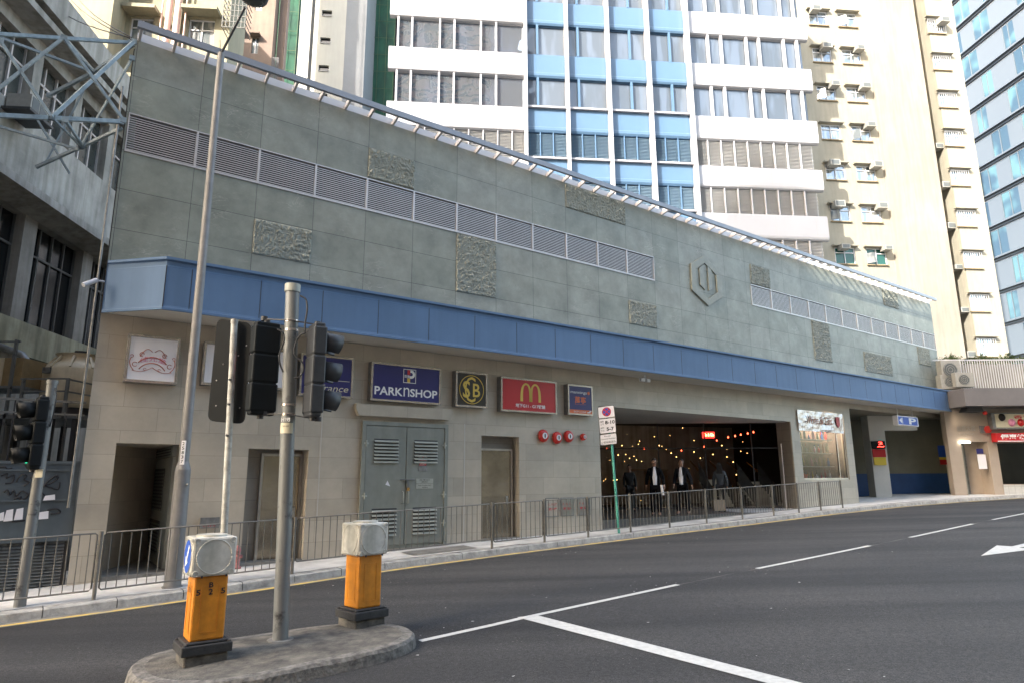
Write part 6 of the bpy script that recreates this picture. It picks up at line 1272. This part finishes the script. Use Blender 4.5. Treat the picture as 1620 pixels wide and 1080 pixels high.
def acunit(fr, x, z, lab, ang, y=-.32):
    global ac0
    if ac0 is None:
        ac0 = thing('air_conditioner', fr.w(x, y, z), ang, lab, 'air conditioner', 'air conditioners on the yellow tower'); mb = MB(); mb.box(-.36, .36, -.3, .32, -.21, .21); mb.build('case', M['ac_white'], ac0); mb = MB(); mb.box(-.28, .28, -.31, -.302, -.15, .15); mb.build('grille', M['ac_grille'], ac0); return ac0
    c = copy_tree(ac0); c.location = fr.w(x, y + random.uniform(-.12, .05), z); c.rotation_euler.z = ang + random.uniform(-.06, .06); k_ = random.uniform(.85, 1.12); c.scale = (k_, 1, k_ * random.uniform(.9, 1.1)); c['label'] = lab; return c
skip = {1: {(0, 3), }, 2: set()}
for i, (a, b, c, d) in enumerate(ops + ops2):
    right = i >= len(ops); green = abs(d - (fz[0] - 6 * pitch)) < .3 and not right
    mb = MB(); mb.quad((a, .1, c), (b, .1, c), (b, .1, d), (a, .1, d)); wd = mb.build('window', M['green_pane'] if green else M['flat_glass'], yt)
    mb = MB(); m_ = (a + b) / 2
    for x in (a + .03, m_, b - .03): mb.box(x - .03, x + .03, .04, .1, c, d)
    for z in (c + .03, d - .4, d - .03): mb.box(a, b, .04, .1, z - .03, z + .03)
    mb.build('frame', M['white_metal'], wd); mb = MB(); mb.box(a - .2, b + .2, -.32, 0, d + .06, d + .16); mb.build('window_hood', M['yellow_wall'], wd)
    mb = MB(); mb.box(a - .05, b + .05, -.12, 0, c - .08, c); mb.build('sill', M['ochre_trim'], wd)
    if right:
        mb = MB(); 
        for k in range(9): mb.box(a + (b - a) * k / 8 - .012, a + (b - a) * k / 8 + .012, -.12, -.1, c, d - .05)
        mb.box(a, b, -.12, -.1, c, c + .03); mb.box(a, b, -.12, -.1, d - .08, d - .05); mb.build('window_grille', M['white_metal'], wd)
    elif i % 3 == 1:
        mb = MB(); mb.box(0, .62, -.015, .015, 0, d - c - .5, mat=Matrix.Translation((a, .04, c + .1)) @ Matrix.Rotation(R(-35), 4, 'Z')); mb.build('open_sash', M['flat_glass'], wd)
acs = [(0, 0, .25), (0, 1, .6), (0, 2, .8), (0, 4, .3), (0, 5, .3), (0, 6, .35), (1, 1, .8), (1, 2, .85), (1, 3, .85), (1, 4, .9), (1, 5, .9), (1, 6, .9), (0, 7, .3), (1, 7, .9)]
for cidx, r_, f_ in acs:
    a, b = wx[cidx]; acunit(FY, a + (b - a) * f_, fz[0] - r_ * pitch - .1, 'box air conditioner at a window head in the %s column of the yellow tower' % ('left' if cidx == 0 else 'inner'), A0)
acunit(FY, wr_[0] + .75 * (wr_[1] - wr_[0]), fz[0] - .15 * pitch + .05, 'box air conditioner at the topmost window of the right hand column of the yellow tower', A0)
for k in (3, 4, 5, 6, 7, 8): acunit(FY, xs1 - .3, fz[0] - (k + .35) * pitch, 'box air conditioner in the narrow shaft right of the blank pier of the yellow tower', A0, .6)
# ================================================================== GLASS TOWER (right edge)
X0 = at_depth(1620, 300, 58); FG = Fr(X0.x, X0.y, A2 + math.pi)
gt = frthing('glass_tower', FG, 'blue glass office tower with silver floor bands at the right edge', 'office building')
gx = lambda u, v: FG.px(u, v)[0]; gz = lambda u, v: FG.px(u, v)[1]
zs_ = [gz(1620, v) for v in (7, 60, 112, 165, 225, 274, 331, 384, 437, 502)]; pt = (zs_[0] - zs_[9]) / 9
xa, xb = -28, 5; zt0 = zs_[0] + 3 * pt
mb = MB(); mb.box(xa, xb, .06, 14, 0, zt0); mb.build('core', M['tower_band'], gt)
for k in range(-2, 13):
    z = zs_[0] - k * pt
    if z < 1: break
    mb = MB(); mb.box(xa, xb, -.35, .06, z - .1, z + .08); mb.box(xa, xb, -.12, .06, z - .34, z - .1, 1); mb.build('floor_ledge', [M['tower_silver'], M['tower_ledge']], gt)
    if k < 12:
        n = 0; x = xa; ws = [(2.0, 0), (3.2, 1), (1.3, 0), (2.6, 1), (2.0, 0), (1.6, 1)]; j = k
        mb = MB(); mg = MB()
        while x < xb - 2:
            w__, kk = ws[j % 6]; j += 1
            if kk: mb.box(x, x + w__, 0, .06, z + .12, z + pt - .5)
            else: mg.quad((x, .04, z + .12), (x + w__, .04, z + .12), (x + w__, .04, z + pt - .5), (x, .04, z + pt - .5)); mg.mark(); mb.box(x, x + .06, -.03, .03, z + .12, z + pt - .5); mb.box(x + w__ / 2, x + w__ / 2 + .05, -.03, .03, z + .12, z + pt - .5)
            x += w__
        mb.build('panel', M['tower_silver'], gt); mg.pieces('window', M['tower_glass'], gt)
# ================================================================== RIGHT SHOP BUILDING
Ys = 31.6; FS = Fr(0, Ys, R(-1)); sb = frthing('corner_shop_building', FS, 'beige tiled corner building with a grey concrete canopy, right of the car park entrance', 'building')
sx_ = lambda u, v, o=0: FS.px(u, v, o)[0]; sz = lambda u, v, o=0: FS.px(u, v, o)[1]
xa, xb, xd0, xd1, xc = sx_(1500, 700), sx_(1760, 700), sx_(1520, 700), sx_(1562, 700), sx_(1577, 700)
zc0, zc1 = sz(1560, 641, -1.3), sz(1560, 613, -1.3); zdoor = sz(1540, 698)
mb = MB(); mb.wall(xa, xb, 0, zc0 + .1, [(xd0, xd1, .9, zdoor, .8), (xc, xb, 1.6, sz(1600, 700), .4), (xc, xb, .5, 1.58, .02)], 0, .3); mb.box(xa + 1.9, xb, .9, 7, 0, zc0, 1); mb.quad((xa, 0, 0), (xa, 0, zc0), (xa, .3, zc0), (xa, .3, 0)); mb.build('wall', [M['shop_beige'], M['dark_interior']], sb)
mb = MB(); mb.box(sx_(1526, 625, -1.3), xb, -1.3, .3, zc0, zc1); mb.prism([(sx_(1512, 625, 0) - .1, .3), (sx_(1526, 625, -1.3) - .002, -1.3), (sx_(1526, 625, -1.3) - .002, .3)], zc0, zc1, axis='z'); mb.build('canopy', M['canopy_grey'], sb)
mb = MB(); mb.box(sx_(1490, 620), xb, .3, 7, zc0, zc1 + .1); mb.box(sx_(1490, 560), xb, 1.8, 7, zc1, sz(1560, 575, 1.8)); mb.build('terrace_wall', [M['old_concrete']], sb)
dp_ = door(sb, (xd0 + xd1) / 2 - .75, (xd0 + xd1) / 2 - .05, .95, zdoor - .1, .7, 'lv_light', None, None, 'galvanised'); mb = MB(); mb.box((xd0 + xd1) / 2 - .05, xd1, .72, .78, .9, zdoor); mb.build('door_side_panel', M['shop_beige'], sb)
mb = MB(); mb.quad((xc, .3, 1.6), (xb, .3, 1.6), (xb, .3, sz(1600, 700)), (xc, .3, sz(1600, 700))); gw = mb.build('shop_window', M['shop_glass'], sb)
mb = MB(); mb.box(xc + .02, xb, .02, .05, .5, 1.58); mb.build('tiled_plinth', tiles('plinth_tile', (.5, .5, .48), (.55, .55, .53), (.3, .3, .3), .3, .3, off=0), sb)
tl = thing('entrance_lamp', FS.w(sx_(1517, 699, -.05), -.05, sz(1517, 699)), 0, 'white strip lamp lit over the small doorway of the beige building', 'lamp'); mb = MB(); mb.box(0, .5, -.06, 0, -.04, .05); mb.build('tube', M['white_bulb'], tl)
bd = thing('building_name', FS.w(sx_(1513, 680), -.02, sz(1540, 680)), R(-1), 'small metal name characters on the beige wall over the doorway', 'sign'); mb = MB(); text(mb, '怡豐大廈', 0, sx_(1543, 680) - sx_(1513, 680), .1, -.02, h=.26, bold=.01); text(mb, 'Yi Fung Court', .05, sx_(1541, 688) - sx_(1513, 680), -.18, -.02, h=.14); mb.build('lettering', M['steel'], bd)
nt_ = thing('wall_notice', FS.w(sx_(1549, 740, -.03), -.02, sz(1549, 741)), R(-1), 'white paper notices under a small dark plate on the beige wall beside the doorway', 'notice'); mb = MB(); mb.box(0, .38, -.02, 0, 0, sz(1549, 718) - sz(1549, 741)); mb.build('paper', M['sign_white'], nt_); mb = MB(); mb.box(.0, .3, -.02, 0, sz(1549, 718) - sz(1549, 741) + .03, sz(1549, 709) - sz(1549, 741)); mb.build('dark_plate', M['sign_navy'], nt_)
al = thing('wall_alarm', FS.w(sx_(1559, 679), -.1, sz(1559, 679)), 0, 'red and grey round alarm on the beige wall beside the shop sign', 'alarm bell'); mb = MB(); mb.cyl((0, -.08, 0), (0, .1, 0), .17, n=16); mb.build('gong', M['bell_red'], al); mb = MB(); mb.box(-.3, -.1, -.05, .08, -.15, .18); mb.build('housing', M['canopy_grey'], al)
fl_ = thing('flood_light', FS.w(sx_(1541, 655, -.6), -.6, sz(1541, 653)), 0, 'dark floodlight with a red lamp under the grey canopy', 'lamp'); mb = MB(); mb.prism([(-.5, 0), (.35, .0), (.25, .25), (-.35, .25)], -.2, .3); mb.build('housing', M['dark_metal'], fl_); mb = MB(); mb.ball((.45, -.1, -.05), .1, n=10); mb.build('red_lamp', M['bell_red'], fl_)
sgn = thing('shop_sign', FS.w(sx_(1572, 680, -.4), -.4, 0), R(-1), 'long illuminated shop sign with colourful figures above a red band, right edge', 'sign')
za_, zb2, zc2, zd2 = sz(1600, 652, -.4), sz(1600, 678, -.4), sz(1600, 684, -.4), sz(1600, 698, -.4); L_ = 6
mb = MB(); mb.box(0, L_, 0, .3, zb2, za_); mb.build('box', M['galvanised'], sgn); mb = MB(); mb.box(.15, L_, -.01, -.001, zb2 + .08, za_ - .06); mb.build('pale_face', M['ink_cream'], sgn)
mb = MB(); mb.box(.05, L_, -.02, .3, zd2, zc2); rb_ = mb.build('red_band', M['sign_red'], sgn); mb = MB(); text(mb, '優惠快餐小食 美味', .25, 3.4, (zc2 + zd2) / 2 + .03, -.03, h=.24, bold=.03); mb.box(.1, L_, -.025, -.021, zd2 + .01, zd2 + .05); mb.build('white_lettering', M['ink_white'], rb_)
mb = MB(); text(mb, '香港便利茶餐', 1.0, 3.6, za_ - .2, -.015, h=.16, bold=.02); mb.build('red_lettering', M['ink_red'], sgn)
for i, c in enumerate(('hair', 'ink_pink', 'sign_red', 'ink_gold', 'ink_blue', 'leaf', 'sign_red')):
    mb = MB(); mb.ball((.45 + i * .42, -.02, (za_ + zb2) / 2 - .08 + (.25 if i == 0 else 0)), .15, sc=(1, .2, 1.2), n=10); mb.build('painted_figure', M[c], sgn)
# terrace: railings, condensers, planting
tw = thing('terrace_railing', FS.w(sx_(1500, 600), 1.0, zc1), R(-1), 'white bar railing along the terrace above the grey canopy', 'railing')
mb = MB(); hh = sz(1560, 572, 1.0) - zc1 + .1; mb.bar((0, 0, hh), (9, 0, hh), .06); mb.bar((0, 0, .1), (9, 0, .1), .06); 
mb.build('rail', M['white_metal'], tw); mb = MB()
for i in range(66): mb.bar((1.0 + i * .12, 0, .1), (1.0 + i * .12, 0, hh), .03)
mb.build('bars', M['white_metal'], tw)
for i, (u, v, w__, h__, lab) in enumerate(((1510, 590, .95, .95, 'taller upper condenser unit of the pair at the left end of the terrace'), (1509, 606, .95, .7, 'lower condenser unit behind the short one at the left end of the terrace'), (1525, 604, .9, .7, 'short condenser unit standing in front by the white railing'))):
    p = FS.w(sx_(u, v, .3) - w__ / 2, .2 if i == 2 else .5, sz(u, v + (8 if i else 9), .4)); cu_ = thing('condenser_unit', p, R(-1), lab, 'air conditioner', 'condensers on the terrace')
    mb = MB(); mb.box(0, w__, 0, .4, 0, h__); mb.build('case', M['ac_white'], cu_, bev=.02); mb = MB(); mb.cyl((w__ * .45, -.02, h__ / 2), (w__ * .45, 0, h__ / 2), h__ * .36, n=24); fgd = mb.build('fan_guard', M['ac_grille'], cu_); mb = MB()
    for k in range(1, 4): mb.tube([(w__ * .45 + h__ * .36 * k / 3.2 * math.cos(q * .524), -.03, h__ / 2 + h__ * .36 * k / 3.2 * math.sin(q * .524)) for q in range(13)], .01, 4)
    mb.build('fan_grille', M['ac_white'], fgd)
for k in range(5):
    xx = sx_(1545, 560) + k * 1.35 + (0 if k else -.2); sh = thing('terrace_shrub', FS.w(xx, 1.6, sz(1560, 575, 1.6)), 0, 'straggly green shrub trailing along the top of the terrace wall', 'plant', 'shrubs along the terrace'); mb = MB()
    if k == 0: sh['label'] = 'bright green spiky shrub at the left end of the terrace planting'; del sh['group']
    for i in range(420):
        a = random.uniform(0, 6.28); r_ = random.uniform(0, .95); c = Vector((r_ * math.cos(a), r_ * math.sin(a) * .5, random.uniform(0, .35) * (1.3 - r_) + random.choice((0, 0, .1)))); d = Vector((random.uniform(-1, 1), random.uniform(-1, .3), random.uniform(-.4, 1))).normalized() * random.uniform(.1, .22); e = d.cross(Vector((random.random() - .5, .6, .5))).normalized() * .03; mb.add([c - e, c + d * .5, c + e, c + d], [(0, 1, 3, 2)])
    mb.build('foliage', M['leaf'], sh); mb = MB()
    for i in range(9): a = random.uniform(0, 6.28); mb.tube([(0, 0, -.02), (.25 * math.cos(a), .15 * math.sin(a), .15), (.5 * math.cos(a), .3 * math.sin(a), .2)], .012, 4)
    mb.build('stem', M['brown_box'], sh)
# ================================================================== BUILDINGS ACROSS THE STREET (shade the street, show in the windows)
def opp(s0, s1, n1, H, m, label, nm, wm='dark_glass', dep=16):
    p = W(s1, n1, 0); t = thing(nm, (p.x, p.y, 0), AS + math.pi, label, 'building'); L_ = s1 - s0
    mb = MB(); mb.box(0, L_, 0, dep, -3, H); mb.build('wall', M[m], t); fl_ = int((H - 5) / 3.3)
    mb = MB()
    for k in range(fl_): mb.box(.8, L_ - .8, -.03, -.002, 5 + 3.3 * k, 6.6 + 3.3 * k)
    mb.build('window_band', M[wm], t); mb = MB()
    for k in range(fl_): mb.box(.5, L_ - .5, -.25, -.031, 4.85 + 3.3 * k, 5 + 3.3 * k)
    for i in range(int(L_ / 2.5)): mb.box(.8 + 2.5 * i, .95 + 2.5 * i, -.08, -.031, 5, 5 + 3.3 * fl_)
    mb.build('trim', M['shop_beige'], t)
opp(-1.5, 12, -15, 40, 'cream_wall', 'cream block with dark window bands across the street, behind the camera', 'office_slab')
opp(-30, -2, -13.5, 88, 'pink_tile', 'pink tower block with dark window bands across the street, behind the camera', 'tower_block')
opp(14, 45, -15, 20, 'cream_wall', 'lower cream block across the street, behind the camera to the right', 'street_block')
opp(-44, -24, -15, 60, 'brick_block', 'brick faced tower across the street, behind the camera to the left', 'brick_tower')
opp(-89.5, -72, -13.5, 85.5, 'tower_grey', 'unseen grey slab added to block the sun, far behind the camera to the left', 'slab_sun_blocker')  # unseen, sized to keep direct sun off the facade
opp(-150, -90, -13.5, 120, 'tower_grey', 'tallest unseen grey block, added to cut sky glow, farthest behind camera to the left', 'sky_glow_blocker', dep=4)  # unseen, added to hold bright sky glow off the canopy's left return
opp(-71.8, -44.5, -13.5, 83.2, 'yellow_wall', 'unseen buff block added to trim the sunlight, between brick tower and grey slab', 'sun_edge_blocker')  # unseen, top height set so sun reaches only the upper right slate
